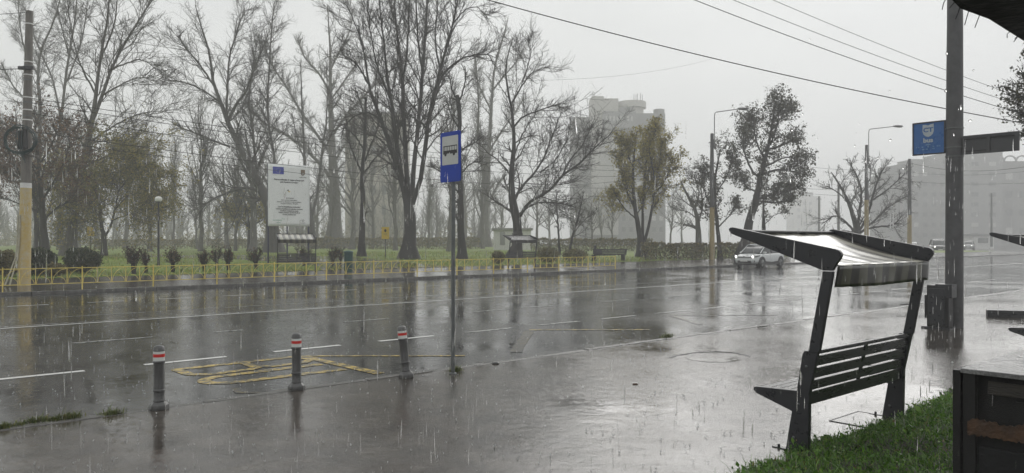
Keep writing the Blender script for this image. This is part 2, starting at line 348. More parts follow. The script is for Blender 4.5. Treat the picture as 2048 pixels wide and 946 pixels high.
sheet('far_pavement', [-60,0,40,120], [30.403,31,35,36.0], lambda n: gz(n)-0.004, M['farpave'])
sheet('lawn', [-160,-60,0,40,120], [35.6,50,90,220], lambda n: gz(n)+0.004, M['lawn'])

def quad_sn(b, pts, z): b.add([W(p[0],p[1],z) for p in pts], [tuple(range(len(pts)))])
def dash(name, s0, s1, n, w, m, z=-0.096, label=None):
    b = MB(); quad_sn(b, [(s0,n-w/2),(s1,n-w/2),(s1,n+w/2),(s0,n+w/2)], z); o = b.build(name, m); o['kind'] = 'structure'; return o
k = 0; s = -4.6
while s < 40:
    dash('lane_marking', s, s+1.22, 12.16, 0.13, M['white_paint'] if s < 9 else M['white_worn']); s += 2.01
for s0, s1 in [(-2.6,-1.2),(0.2,1.6),(3.2,4.55),(5.7,6.3),(8.6,9.8),(12.35,13.6),(14.3,15.5),(17.3,18.5),(20.3,21.5),(24,25.3),(28,29.3)]:
    dash('lane_marking', s0, s1, 15.55, 0.11, M['white_worn'])
s = -2.4
while s < 40: dash('lane_marking', s, s+1.0, 25.35, 0.12, M['white_paint'] if s < 17 else M['white_worn']); s += 2.0
dash('centre_line', -40, 80, 19.12, 0.12, M['white_paint']); dash('centre_line', -40, 80, 19.42, 0.09, M['white_worn'])
dash('worn_line', 4, 40, 21.0, 0.08, M['white_worn'])
def stroke(b, pts, w, z=-0.095):
    P = [Vector((p[0],p[1],0)) for p in pts]; L_, R_ = [], []
    for i, p in enumerate(P):
        t = (P[min(i+1,len(P)-1)] - P[max(i-1,0)]).normalized(); q = Vector((-t.y, t.x, 0))*w/2
        L_.append(p+q); R_.append(p-q)
    n = len(P); b.add([W(p.x,p.y,z) for p in L_+R_], [(i,i+1,n+i+1,n+i) for i in range(n-1)])
def arc(cs, cn, rs, rn, a0, a1, k=12): return [(cs+rs*math.cos(a0+(a1-a0)*i/k), cn+rn*math.sin(a0+(a1-a0)*i/k)) for i in range(k+1)]
# BUS, painted for drivers heading along +s: letter height along s, reading from large n to small n
b = MB()
stroke(b, [(3.62,11.42),(5.55,11.42)], 0.17)
stroke(b, [(3.66,11.42)]+[(3.66,11.2)]+arc(3.98,10.98,0.33,0.28,PI,1.5*PI)[2:]+[(4.45,10.72),(4.62,10.85)], 0.155, -0.0945)
stroke(b, [(4.62,11.40),(4.60,10.95),(4.80,10.78),(5.30,10.78),(5.52,10.98),(5.50,11.42)], 0.155, -0.0940)
o = b.build('road_letter', M['yellow_paint']); o['kind'] = 'structure'
b = MB(); stroke(b, [(5.45,10.48),(4.2,10.46)]+arc(3.98,10.17,0.36,0.29,0.5*PI,1.5*PI)[1:-1]+[(4.2,9.88),(5.48,9.86)], 0.17)
o = b.build('road_letter', M['yellow_paint']); o['kind'] = 'structure'
b = MB(); stroke(b, [(3.75,9.5),(3.68,9.2),(3.95,8.95),(4.4,9.0)], 0.10)
o = b.build('road_letter', M['yellow_worn']); o['kind'] = 'structure'
b = MB(); stroke(b, [(5.57,11.42),(7.55,9.72)], 0.10, -0.0935); o = b.build('zigzag_marking', M['yellow_paint']); o['kind'] = 'structure'
b = MB(); stroke(b, [(5.66,9.2),(5.58,11.36)], 0.17, -0.0938); o = b.build('zigzag_marking', M['yellow_paint']); o['kind'] = 'structure'
b = MB(); stroke(b, [(8.4,9.45),(8.9,9.95),(10.74,11.64)], 0.2); o = b.build('zigzag_marking', M['yellow_worn']); o['kind'] = 'structure'
b = MB(); stroke(b, [(10.72,11.66),(12.6,10.05)], 0.10, -0.0935); o = b.build('zigzag_marking', M['yellow_paint']); o['kind'] = 'structure'
b = MB(); stroke(b, [(15.4,11.6),(17.4,9.9)], 0.12); stroke(b, [(15.4,11.6),(14.2,9.9)], 0.16, -0.0945); o = b.build('zigzag_marking', M['yellow_worn']); o['kind'] = 'structure'
# park path
def path_sheet(name, rows, m, dz):
    vs = []
    for n, s0, s1 in rows: vs += [W(s0,n,gz(n)+dz), W(s1,n,gz(n)+dz)]
    o = MB().add(vs, [(2*i,2*i+1,2*i+3,2*i+2) for i in range(len(rows)-1)]).build(name, m); o['kind'] = 'structure'; return o
def rowx(n, xl, xr):                                   # path edges measured on a row of constant n
    ul, ur = (xl-CX)/F, (xr-CX)/F
    f = lambda u: (lambda Y: u*Y*DX + Y*DY)(n/(-u*DY+DX))
    return (n, f(ul), f(ur))
path_sheet('park_path', [rowx(35.5,640,905), rowx(39,640,840), rowx(44,560,760), rowx(50,440,700), rowx(56,330,560), rowx(62,200,420)], M['farpave'], 0.012)

# ------------------------------------------------------------------ trees
def grow(P, Rr, per, tmin, tmax, ang, asd, length, lsd, rk, rmin, Mn, wig, trop, lpar=None):
    """children of the polylines P (N,M,3) with radii Rr; per = how many each (int or array)"""
    Nn, Mp = P.shape[0], P.shape[1]
    per = np.full(Nn, per) if np.isscalar(per) else per
    idx = np.repeat(np.arange(Nn), per); C = len(idx)
    if C == 0: return np.zeros((0,Mn,3)), np.zeros((0,Mn))
    start = np.concatenate([[0], np.cumsum(per)[:-1]])
    kk = np.arange(C) - start[idx]
    t = tmin + (tmax-tmin)*(kk + rng.random(C))/np.maximum(per[idx],1)
    ft = t*(Mp-1); i0 = np.minimum(ft.astype(int), Mp-2); fr = (ft-i0)[:,None]
    p = P[idx,i0]*(1-fr) + P[idx,i0+1]*fr
    rp = Rr[idx,i0]*(1-fr[:,0]) + Rr[idx,i0+1]*fr[:,0]
    T = P[idx,i0+1]-P[idx,i0]; T /= np.linalg.norm(T,axis=1,keepdims=True)+1e-9
    q = rng.normal(size=(C,3)); q -= (q*T).sum(1,keepdims=True)*T; q /= np.linalg.norm(q,axis=1,keepdims=True)+1e-9
    a = np.radians(ang + asd*rng.normal(size=C))[:,None]
    d = np.cos(a)*T + np.sin(a)*q
    Lp = np.linalg.norm(np.diff(P,axis=1),axis=2).sum(1)[idx] if lpar is None else np.full(C, lpar)
    Ln = length*Lp*(1-0.55*t)*np.exp(lsd*rng.normal(size=C))
    st = (Ln/(Mn-1))[:,None]
    out = np.zeros((C,Mn,3)); out[:,0] = p
    for k in range(1,Mn):
        d = d + wig*rng.normal(size=(C,3)); d[:,2] += trop; d /= np.linalg.norm(d,axis=1,keepdims=True)+1e-9
        out[:,k] = out[:,k-1] + d*st
    r0 = np.maximum(rp*rk, rmin*1.2)
    w = np.linspace(0,1,Mn)[None,:]
    return out, r0[:,None]*(1-w) + np.minimum(rmin, r0)[:,None]*w
def tubes_mesh(name, sets):
    """one mesh from (P, R, sides) batches"""
    VV, FF, off = [], [], 0
    for P, Rr, k in sets:
        if len(P) == 0: continue
        Nn, Mp = P.shape[:2]
        T = np.gradient(P, axis=1); T /= np.linalg.norm(T,axis=2,keepdims=True)+1e-9
        ref = np.where(np.abs(T[...,2:3]) > 0.9, np.array([1.0,0,0]), np.array([0,0,1.0]))
        ref = np.repeat(ref[:,Mp//2:Mp//2+1], Mp, axis=1)
        u = np.cross(T, ref); u /= np.linalg.norm(u,axis=2,keepdims=True)+1e-9; v = np.cross(T,u)
        a = np.arange(k)*2*PI/k
        V = P[:,:,None,:] + Rr[:,:,None,None]*(u[:,:,None,:]*np.cos(a)[None,None,:,None] + v[:,:,None,:]*np.sin(a)[None,None,:,None])
        base = (np.arange(Nn)*Mp*k)[:,None,None] + (np.arange(Mp-1)*k)[None,:,None]
        j = np.arange(k)[None,None,:]; j2 = (np.arange(k)+1) % k; j2 = j2[None,None,:]
        Fq = np.stack([base+j, base+j2, base+k+j2, base+k+j], axis=-1).reshape(-1,4) + off
        VV.append(V.reshape(-1,3)); FF.append(Fq); off += Nn*Mp*k
    return quads_mesh(name, np.concatenate(VV), np.concatenate(FF))
def quads_mesh(name, V, Fq):
    me = bpy.data.meshes.new(name)
    me.vertices.add(len(V)); me.vertices.foreach_set('co', np.ascontiguousarray(V, dtype=np.float32).ravel())
    me.loops.add(Fq.size); me.loops.foreach_set('vertex_index', np.ascontiguousarray(Fq, dtype=np.int32).ravel())
    me.polygons.add(len(Fq)); me.polygons.foreach_set('loop_start', np.arange(0, Fq.size, 4, dtype=np.int32))
    me.update(calc_edges=True); return me
def leaves_mesh(name, C, size, ssd=0.3, droop=0.0, aspect=0.6):
    n = len(C)
    a = rng.normal(size=(n,3)); a[:,2] -= droop; a /= np.linalg.norm(a,axis=1,keepdims=True)
    b = rng.normal(size=(n,3)); b -= (b*a).sum(1,keepdims=True)*a; b /= np.linalg.norm(b,axis=1,keepdims=True)
    c = np.cross(a,b)
    s = (size*np.exp(ssd*rng.normal(size=n)))[:,None]
    V = np.stack([C, C + a*s*0.55 + b*s*aspect*0.5 + c*s*0.12, C + a*s, C + a*s*0.55 - b*s*aspect*0.5 + c*s*0.12], axis=1).reshape(-1,3)
    return quads_mesh(name, V, np.arange(4*n).reshape(n,4))
def resample(pts, Mn, jit=0.0):
    P = np.array([p[0] for p in pts], float); r = np.array([p[1] for p in pts], float)
    Lc = np.concatenate([[0], np.cumsum(np.linalg.norm(np.diff(P,axis=0),axis=1))])
    # Catmull-Rom through the measured joints
    t = np.linspace(0, Lc[-1], Mn); out = np.zeros((Mn,3)); n = len(P)
    for k, x in enumerate(t):
        i = min(max(np.searchsorted(Lc, x)-1, 0), n-2); f = (x-Lc[i])/max(Lc[i+1]-Lc[i],1e-6)
        p0, p1, p2, p3 = P[max(i-1,0)], P[i], P[i+1], P[min(i+2,n-1)]
        out[k] = 0.5*((2*p1) + (p2-p0)*f + (2*p0-5*p1+4*p2-p3)*f*f + (3*p1-p0-3*p2+p3)*f**3)
    if jit: out[1:-1] += jit*rng.normal(size=(Mn-2,3))
    return out, np.interp(t, Lc, r)
def limbs3d(base, limbs, spread):
    """limbs measured on the photograph, set at the tree's own distance; each leans its own way in depth"""
    Y0 = base[1]; done = []; res = []
    for li, L in enumerate(limbs):
        if li == 0: dep = Y0; slope = 0.0
        else:
            x, y = L[0][:2]; best = min(done, key=lambda q: (q[0]-x)**2+(q[1]-y)**2); dep = best[2]
            slope = random.uniform(-1,1)*spread
        pts = []; acc = 0.0; px, py = L[0][:2]
        for x, y, r in L:
            acc += math.hypot(x-px, y-py); px, py = x, y
            Y = dep + slope*acc*Y0/F
            fr = acc/500.0
            done.append((x,y,Y)); pts.append((tuple(R(x,y,Y)), r*Y0/F*((0.86-0.34*min(1,fr*2)) if li == 0 else 0.50)))
        if li == 0: pts[0] = ((pts[0][0][0], pts[0][0][1], base[2]-0.05), pts[0][1]*1.25)
        res.append(pts)
    return res
def make_tree(name, label, base_px, limbs, bark, twig, lv=(11,7,5), tw=(4.2,0.46,0.50), ang=38, trop=0.05, rmin=0.0088, spread=0.5,
              leaf=None, group=None, wig=0.16, base=None, cat='tree', lmin=0.2):
    base = base if base is not None else G(*base_px)
    t = thing(name, label, cat, base, 0, group)
    B = np.array(base)
    L3 = limbs3d(base, limbs, spread)
    sets = []; Ps = []; Rs = []
    for i, l in enumerate(L3):
        P, r = resample(l, 18, 0.0)
        P[1:] += 0.018*rng.normal(size=P[1:].shape)
        if i == 0:                                     # root flare
            r[0] *= 1.35; r[1] *= 1.1
        Ps.append(P-B); Rs.append(r)
    P0 = np.array(Ps); R0 = np.array(Rs)
    sets.append((P0, R0, 9))
    tm = tubes_mesh('trunk', sets)
    link('trunk', tm, bark, t, smooth=True)
    Ln = np.linalg.norm(np.diff(P0,axis=1),axis=2).sum(1)
    per = np.maximum(4, (1.05*lv[0]*Ln/6.0).astype(int))
    if len(L3) > 1: per[0] = max(2, int(per[0]*0.5))
    kw = dict(wig=wig, trop=trop)
    P1, R1 = grow(P0, R0, per, lmin if len(L3) > 1 else 0.4, 1.0, ang, 10, 1.0, 0.3, 0.40, rmin*1.5, 8, lpar=tw[0]*1.0, **kw)
    P2, R2 = grow(P1, R1, lv[1]+2, 0.12, 1.0, ang, 14, tw[1], 0.3, 0.6, rmin*1.1, 6, **kw)
    P3, R3 = grow(P2, R2, lv[2], 0.1, 1.0, ang+4, 16, tw[2]*1.25, 0.3, 0.7, rmin*0.7, 5, **kw)
    Pe, Re = grow(P0[1:] if len(P0) > 1 else P0, R0[1:] if len(P0) > 1 else R0, 6, 0.7, 1.0, ang*0.7, 12, 1.0, 0.3, 0.7, rmin*1.1, 7, lpar=tw[0]*0.75, **kw)
    Pf, Rf = grow(Pe, Re, lv[1], 0.1, 1.0, ang, 14, 0.5, 0.3, 0.7, rmin*0.8, 4, **kw)
    tmsh = tubes_mesh('crown', [(P1,R1,5),(P2,R2,4),(P3,R3,3),(Pe,Re,4),(Pf,Rf,3)])
    link('crown', tmsh, twig, t)
    if leaf:
        n, size, lm, keep = leaf
        src = np.concatenate([P3.reshape(-1,3), P2[:,3:].reshape(-1,3), Pf.reshape(-1,3)])
        q = max(1,n//7); Cc = src[rng.integers(0, len(src), q)] + rng.normal(size=(q,3))*(keep or 0.18); C = Cc[rng.integers(0,q,n)] + rng.normal(size=(n,3))*size*0.75
        link('foliage', leaves_mesh('foliage', C, size, 0.3, 0.5), lm, t)
    return t

PLANE = 'tall bare trees along the front of the park'
make_tree('bare_tree', 'tall pale leaning tree forking high behind the dark rounded shrub', (137,512),
  [[(137,512,14),(143,470,12),(150,420,11.5),(160,360,11),(172,300,10.5),(182,250,10),(190,215,8),(196,160,6),(203,100,5),(213,50,4),(220,-20,3),(222,-100,1.5)],
   [(184,242,8),(205,190,6.5),(222,140,5.5),(245,95,4.5),(275,45,3.5),(305,0,2.5),(345,-50,1.2)],
   [(222,140,4),(250,128,3),(285,120,2),(325,150,1)], [(192,190,4),(168,145,3),(150,95,2.4),(140,40,1.6),(130,-30,1)],
   [(175,290,5),(200,270,3.6),(240,245,2.8),(290,225,1.8),(335,222,1)], [(205,190,4),(240,170,3),(280,155,2),(315,165,1)],
   [(168,320,4),(200,325,3),(240,300,2.4),(290,260,1.4)], [(200,120,4),(225,60,3),(235,0,2),(240,-70,1)]],
  M['bark_pale'], M['twig_pale'], lv=(13,7,5), tw=(4.0,0.46,0.5), trop=0.05)
make_tree('bare_tree', 'slim upright tree just right of the cable coil pole', (120,500),
  [[(122,500,6),(118,400,5.5),(115,300,5.5),(122,240,5.2),(128,180,4.8),(138,110,4),(150,40,3),(155,-40,2)],
   [(122,240,4.5),(105,160,3.6),(75,90,3),(60,40,2),(40,0,1.2)], [(130,170,3.5),(150,120,3),(168,60,2.2),(176,0,1.4)], [(119,330,3),(95,270,2.5),(70,225,2)], [(138,110,3),(122,50,2),(110,-10,1.3)]],
  M['bark_mid'], M['twig'], lv=(12,7,5), tw=(3.6,0.46,0.5), rmin=0.010)
make_tree('bare_tree', 'forked grey tree standing directly behind the yellow banded pole', (75,500),
  [[(75,500,7),(76,400,6.5),(78,300,6),(80,220,5.5),(76,150,5),(82,100,4),(105,50,3),(120,0,2)], [(76,150,4),(50,100,3),(40,50,2),(35,-30,1.5)],
   [(78,250,4),(50,200,3),(25,170,2.5),(5,130,1.5)], [(79,300,3.5),(40,270,3),(10,250,2),(-20,230,1.2)]],
  M['bark_mid'], M['twig'], lv=(13,7,5), tw=(3.6,0.46,0.5), rmin=0.010)
make_tree('bare_tree', 'wide tree with a thick curved limb, trunk hidden by the white billboard', (546,505),
  [[(548,505,17),(545,460,15),(540,420,14.5),(529,392,14),(503,335,11),(482,300,10),(464,262,9),(452,235,9),(440,200,7),(427,171,6),(420,110,4),(405,60,3),(390,10,1.5)],
   [(456,240,7),(475,205,5.5),(492,182,4.8),(505,145,4),(520,110,3),(535,70,2)], [(427,171,4),(400,130,3.5),(375,100,3),(355,70,2)], [(452,235,5),(455,170,4.4),(460,110,3.4),(475,60,2.4),(490,15,1.5)],
   [(529,392,8),(505,378,6.5),(480,377,6),(450,388,4.5),(420,402,3),(395,430,1.5)], [(518,362,7),(510,310,5.5),(505,260,5),(498,200,4),(505,140,3),(515,80,2)],
   [(482,300,5),(450,290,4),(400,270,3),(360,255,2)], [(440,205,4),(405,180,3),(370,165,2.2),(340,160,1.2)], [(535,405,7),(550,340,5.5),(540,270,5),(535,220,4.6),(538,143,4),(543,63,2.8),(548,10,1.5)]],
  M['bark_mid'], M['twig'], lv=(13,7,5), tw=(4.0,0.46,0.5))
make_tree('bare_tree', 'slender dark tree splitting in a narrow V behind the striped canopy', (625,498),
  [[(626,498,8.5),(623,455,8),(620,430,7.5),(612,380,5.5),(609,320,4.6),(606,250,3.8),(603,180,2.6),(600,120,1.4)],
   [(622,435,6),(632,400,5.4),(640,340,4.8),(646,290,4.2),(652,250,3.2),(655,180,2.2),(652,120,1)], [(609,320,3),(595,280,2.4),(585,230,1.6)], [(643,310,3),(660,275,2.4),(675,240,1.5)]],
  M['bark'], M['twig'], lv=(11,7,4), tw=(2.6,0.46,0.5))
make_tree('bare_tree', 'thick straight grey trunk right of the billboard with long leftward limbs', (668,496),
  [[(668,496,22),(668,465,18),(670,420,16),(668,360,14),(664,300,12.5),(662,240,10),(660,180,7.5),(661,120,5),(658,60,3),(655,10,1.5)],
   [(664,362,7.5),(640,328,6.8),(600,290,5.4),(560,262,4.4),(530,248,3.6),(500,215,2)], [(664,310,7),(645,285,6),(607,231,5),(569,168,4),(547,136,3),(530,95,2)],
   [(660,185,5),(640,150,4),(610,115,3),(595,80,2)], [(664,270,6.5),(690,235,5.2),(720,200,4),(760,160,3),(790,135,2)], [(666,330,5),(690,290,4),(720,260,3),(740,235,2)],
   [(661,140,4),(680,100,3),(700,60,2),(705,20,1)], [(661,200,4),(690,160,3),(715,125,2.2),(735,110,1.3)]],
  M['bark_pale'], M['twig_pale'], lv=(13,7,5), tw=(4.0,0.46,0.5))
make_tree('bare_tree', 'narrow dark trunk with a cut top beside the green bin', (723,513),
  [[(723,513,8),(724,460,7.5),(726,400,7),(724,350,6.4),(728,300,6),(730,250,5.4),(732,195,5)],
   [(724,345,4.2),(712,320,3.6),(700,290,2.6),(695,270,1.5)], [(725,352,4),(745,322,3),(765,300,2)], [(726,330,4),(742,290,3),(755,255,2),(760,230,1)], [(728,300,3.5),(708,270,3),(690,255,2)], [(730,235,3),(720,205,2.4),(712,180,1.5)]],
  M['bark'], M['twig'], lv=(10,6,4), tw=(1.6,0.46,0.5))
make_tree('bare_tree', 'largest dark tree, many stems fanning from one short trunk', (817,518),
  [[(817,518,18),(818,490,16),(819,460,15.5),(820,430,16),(816,408,13),(800,350,9),(782,300,8),(762,240,7),(747,200,5.8),(736,160,4.4),(728,110,3.2),(715,50,2)],
   [(815,408,10),(802,345,9),(793,285,8.5),(785,220,7.2),(775,160,5.4),(768,90,3.8),(760,20,2.6),(755,-60,1.5)],
   [(818,405,11),(813,340,9.6),(810,280,9),(806,220,8.2),(805,150,6.4),(795,80,4.4),(790,10,3.2),(788,-70,2)],
   [(822,405,11),(827,340,9.6),(833,280,9),(839,220,8.4),(845,150,7.4),(850,80,5.8),(855,0,4.2),(862,-90,2.5)],
   [(825,408,10),(842,350,9),(851,290,8.4),(859,230,7.8),(868,190,7.2),(886,120,5.2),(905,50,3.6),(915,0,2.6),(925,-60,1.5)],
   [(762,240,4.4),(735,225,3.2),(705,235,2.6),(685,262,1.6)], [(864,200,5),(885,152,4.4),(920,120,3.2),(960,108,2.2),(985,112,1.2)], [(905,50,2.8),(930,20,2),(955,15,1.5),(975,35,1)],
   [(738,170,3.6),(715,130,2.6),(690,115,1.8)], [(730,100,2.6),(705,35,2),(690,5,1.5)], [(845,150,5),(836,80,4),(832,0,3),(830,-80,2)], [(806,160,4.6),(815,90,3.6),(818,20,2.6),(815,-60,1.6)],
   [(880,140,4),(870,80,3),(875,10,2.2),(880,-60,1.4)], [(785,210,4),(760,150,3),(745,90,2.4),(735,20,1.6)], [(782,300,4),(755,275,3),(735,270,2)]],
  M['bark'], M['twig'], lv=(12,7,5), tw=(3.6,0.48,0.5), trop=0.07, ang=34)
make_tree('bare_tree', 'pollarded dark trunk with a knotted head behind the blue bus sign', (923,519),
  [[(924,519,9.5),(922,460,9),(921,400,8.8),(920,340,8.4),(918,290,8),(920,240,7.6),(917,208,9.5),(916,190,7)],
   [(922,392,3.8),(905,370,3.2),(885,345,2.6),(865,335,1.8)], [(920,300,3.4),(945,288,2.6),(962,275,1.6)], [(917,205,4),(905,180,3),(898,150,1.8)], [(917,205,4),(928,175,3),(932,145,1.8)], [(920,260,3.6),(905,235,3),(895,205,2)], [(920,350,3.4),(938,330,2.6),(955,322,1.6)]],
  M['bark'], M['twig'], lv=(12,7,4), tw=(1.5,0.5,0.5))
make_tree('bare_tree', 'pale double stemmed tree rising between the bus sign and the second canopy bench', (966,494),
  [[(966,494,15),(968,450,11.5),(970,410,9.5),(975,350,8.4),(978,290,7.2),(982,230,6.2),(985,180,5.2),(990,130,4),(1005,80,3),(1015,40,1.5)],
   [(972,380,6.5),(962,320,5.4),(956,270,4.8),(957,220,4),(955,160,3),(950,110,1.8)], [(980,300,4.4),(1005,260,3.6),(1030,225,2.6),(1045,200,2)], [(969,430,5.4),(985,390,4.8),(1000,362,4)],
   [(983,220,4),(962,180,3),(950,140,2),(955,95,1.3)], [(986,180,3.6),(1010,150,3),(1035,120,2),(1050,90,1.2)]],
  M['bark_pale'], M['twig_pale'], lv=(13,7,5), tw=(3.6,0.46,0.5))
make_tree('bare_tree', 'crooked dark tree behind the second canopy bench reaching toward the tower block', (1030,516),
  [[(1028,516,14),(1034,490,12),(1036,460,11.5),(1032,430,12),(1025,405,11.5),(1022,370,9),(1024,330,8),(1028,290,7.2),(1026,250,6.2),(1024,220,5.2),(1015,180,4),(1012,140,3),(1020,95,1.8)],
   [(1026,402,5.6),(1045,372,5),(1070,345,4.2),(1090,310,3.6),(1105,270,2.6),(1120,230,1.8)], [(1036,438,7),(1060,405,5.8),(1100,380,5),(1125,350,4.8),(1150,335,4.2),(1175,310,3),(1200,285,2),(1218,272,1)],
   [(1125,350,3.8),(1140,320,3.2),(1165,290,2.5),(1182,252,1.4)], [(1027,255,4.2),(1045,235,3.6),(1080,220,2.6),(1115,208,1.6)], [(1024,205,3.6),(1045,170,3),(1065,145,2),(1090,135,1.2)],
   [(1025,330,4.2),(1032,300,3.2),(1050,260,2.4),(1070,230,1.4)], [(1034,432,5),(1065,410,4),(1100,405,3),(1145,412,1.8)], [(1080,345,3.4),(1110,320,2.6),(1135,280,1.6)], [(1045,165,2.6),(1060,115,2),(1055,80,1.2)]],
  M['bark'], M['twig'], lv=(14,7,5), tw=(3.2,0.48,0.5), ang=42)
make_tree('young_tree', 'small thin dark tree leaning right beyond the yellow fence', (1138,513),
  [[(1138,513,3.2),(1143,480,2.8),(1152,450,2.6),(1160,420,2),(1166,390,1.2)], [(1146,468,2),(1165,445,1.6),(1185,425,1)], [(1150,455,1.8),(1135,430,1.4),(1125,405,1)]],
  M['bark'], M['twig'], lv=(22,6,4), tw=(1.3,0.5,0.5), lmin=0.3)
make_tree('young_tree', 'straight thin sapling between the crooked tree and the small leaning tree', (1120,510),
  [[(1120,510,2.8),(1117,470,2.4),(1114,420,2),(1112,380,1.2)], [(1116,450,1.6),(1100,420,1.2),(1090,400,0.8)]], M['bark'], M['twig'], lv=(18,6,4), tw=(1.2,0.5,0.5), lmin=0.3)
make_tree('leafy_tree', 'ochre leaved tree with several stems before the tower block', (1284,514),
  [[(1284,514,11),(1283,490,10),(1280,470,7),(1272,430,5.6),(1266,370,4.4),(1268,310,3),(1275,262,1.5)], [(1285,488,7),(1286,420,5.4),(1290,350,4.2),(1300,280,2.4)],
   [(1288,488,7),(1300,440,5.6),(1308,390,4.4),(1318,330,3),(1326,285,1.6)], [(1270,420,3.4),(1250,370,2.6),(1240,320,1.8)], [(1308,390,3.4),(1330,360,2.4),(1345,320,1.4)], [(1274,440,3),(1248,415,2.4),(1232,390,1.4)], [(1312,370,3),(1300,300,2),(1312,260,1.2)], [(1268,340,3),(1252,300,2),(1244,285,1.2)]],
  M['bark'], M['twig'], lv=(13,6,4), tw=(2.2,0.45,0.5), leaf=(19000, 0.14, M['leaf_olive'], None), spread=0.6, lmin=0.3)
make_tree('leafy_tree', 'sparse dark leaved tree just right of the nearer street lamp', (1440,518),
  [[(1440,518,5),(1436,460,4.8),(1430,400,4.2),(1432,345,3.2),(1440,305,1.6)], [(1434,430,3),(1410,385,2.4),(1402,335,1.4)], [(1431,390,3),(1455,350,2.4),(1465,315,1.4)], [(1436,455,3),(1460,430,2.2),(1475,405,1.2)], [(1436,455,3),(1415,430,2.2),(1400,415,1.2)]],
  M['bark'], M['twig'], lv=(13,6,4), tw=(1.8,0.45,0.5), leaf=(3800, 0.15, M['leaf_dark'], None), lmin=0.3)
make_tree('leafy_tree', 'dense dark leaved tree on a leaning trunk above the white parked car', (1484,518),
  [[(1482,518,12),(1492,475,11.5),(1500,440,10.5),(1512,400,9.4),(1522,350,8),(1535,300,6),(1545,250,4),(1550,208,2)],
   [(1512,400,6),(1535,392,5),(1562,384,4),(1590,375,2.4)], [(1520,360,5),(1498,330,4),(1487,290,3),(1490,245,1.6)], [(1535,300,5),(1565,290,4),(1592,275,2)], [(1523,350,5),(1555,340,4),(1600,345,2)],
   [(1530,320,4),(1512,280,3),(1506,235,1.6)], [(1543,260,3.4),(1567,230,2.2),(1575,210,1.2)], [(1516,385,4),(1495,375,3),(1486,360,1.8)], [(1540,290,3.6),(1555,250,2.6),(1560,205,1.4)], [(1527,335,4),(1570,315,3),(1598,312,1.6)], [(1512,402,4),(1550,405,3),(1580,400,2)]],
  M['bark'], M['twig'], lv=(13,6,4), tw=(2.0,0.45,0.5), leaf=(15000, 0.15, M['leaf_dark'], 0.28), spread=0.6, lmin=0.3)
make_tree('young_tree', 'slim trunk standing right beside the leaning dark leaved tree', (1529,516), [[(1529,516,5),(1528,470,4.8),(1527,440,4.4),(1526,415,3.4),(1530,385,2)], [(1528,450,2),(1550,430,1.5),(1572,425,1)]], M['bark'], M['twig'], lv=(9,5,3), tw=(1.2,0.5,0.5), leaf=(400,0.14,M['leaf_dark'],None))
make_tree('bare_tree', 'low round bare tree in front of the second street lamp', (1714,512),
  [[(1715,512,10),(1713,470,9),(1712,455,7),(1703,420,5.4),(1692,395,4),(1678,368,3),(1662,345,1.6)], [(1712,468,5.4),(1690,442,4),(1668,432,3),(1648,446,1.6)], [(1714,462,6),(1720,420,5.2),(1722,380,4),(1712,350,3),(1700,326,1.6)],
   [(1716,466,6),(1735,430,5),(1746,390,4),(1760,350,3),(1772,330,1.6)], [(1717,470,5.4),(1750,440,4),(1780,412,3),(1818,390,1.6)], [(1746,400,3.2),(1780,375,2.8),(1812,345,1.4)], [(1700,412,3.2),(1680,388,2.4),(1654,372,1.4)],
   [(1715,466,5),(1745,455,3.6),(1785,450,2.6),(1800,435,1.2)], [(1711,466,4.4),(1685,462,3),(1660,470,1.8)], [(1722,390,3),(1740,355,2.2),(1738,325,1.2)]],
  M['bark'], M['twig'], lv=(10,6,4), tw=(2.4,0.46,0.5), ang=42, rmin=0.012, spread=0.7)
make_tree('bare_tree', 'grey bare tree left of the nearer street lamp above the hedge', (1398,510),
  [[(1398,510,7),(1396,450,6.2),(1390,420,5),(1375,390,3.6),(1362,362,2)], [(1396,450,4),(1405,410,3.4),(1402,375,2.4),(1408,345,1.2)], [(1390,420,3),(1398,385,2.2),(1388,350,1.2)], [(1395,440,3),(1378,425,2),(1358,420,1.2)]],
  M['bark_mid'], M['twig'], lv=(12,6,4), tw=(2.4,0.46,0.5), rmin=0.011, base=RG(1398,78))
make_tree('street_tree', 'dark leaved tree at the pavement edge beyond the concrete light pole', (2120,580),
  [[(2120,580,12),(2116,460,10),(2112,340,9),(2108,250,7),(2104,170,4),(2100,120,2)], [(2110,270,4.4),(2082,225,3),(2055,195,2),(2028,182,1)], [(2106,215,4),(2072,190,3),(2045,165,1.4)], [(2110,290,4),(2080,262,3),(2050,238,1.4)], [(2105,180,3),(2085,140,2),(2075,110,1)]],
  M['bark'], M['twig'], lv=(20,6,4), tw=(1.2,0.5,0.5), leaf=(2600,0.085,M['leaf_dark'],None), spread=0.3)
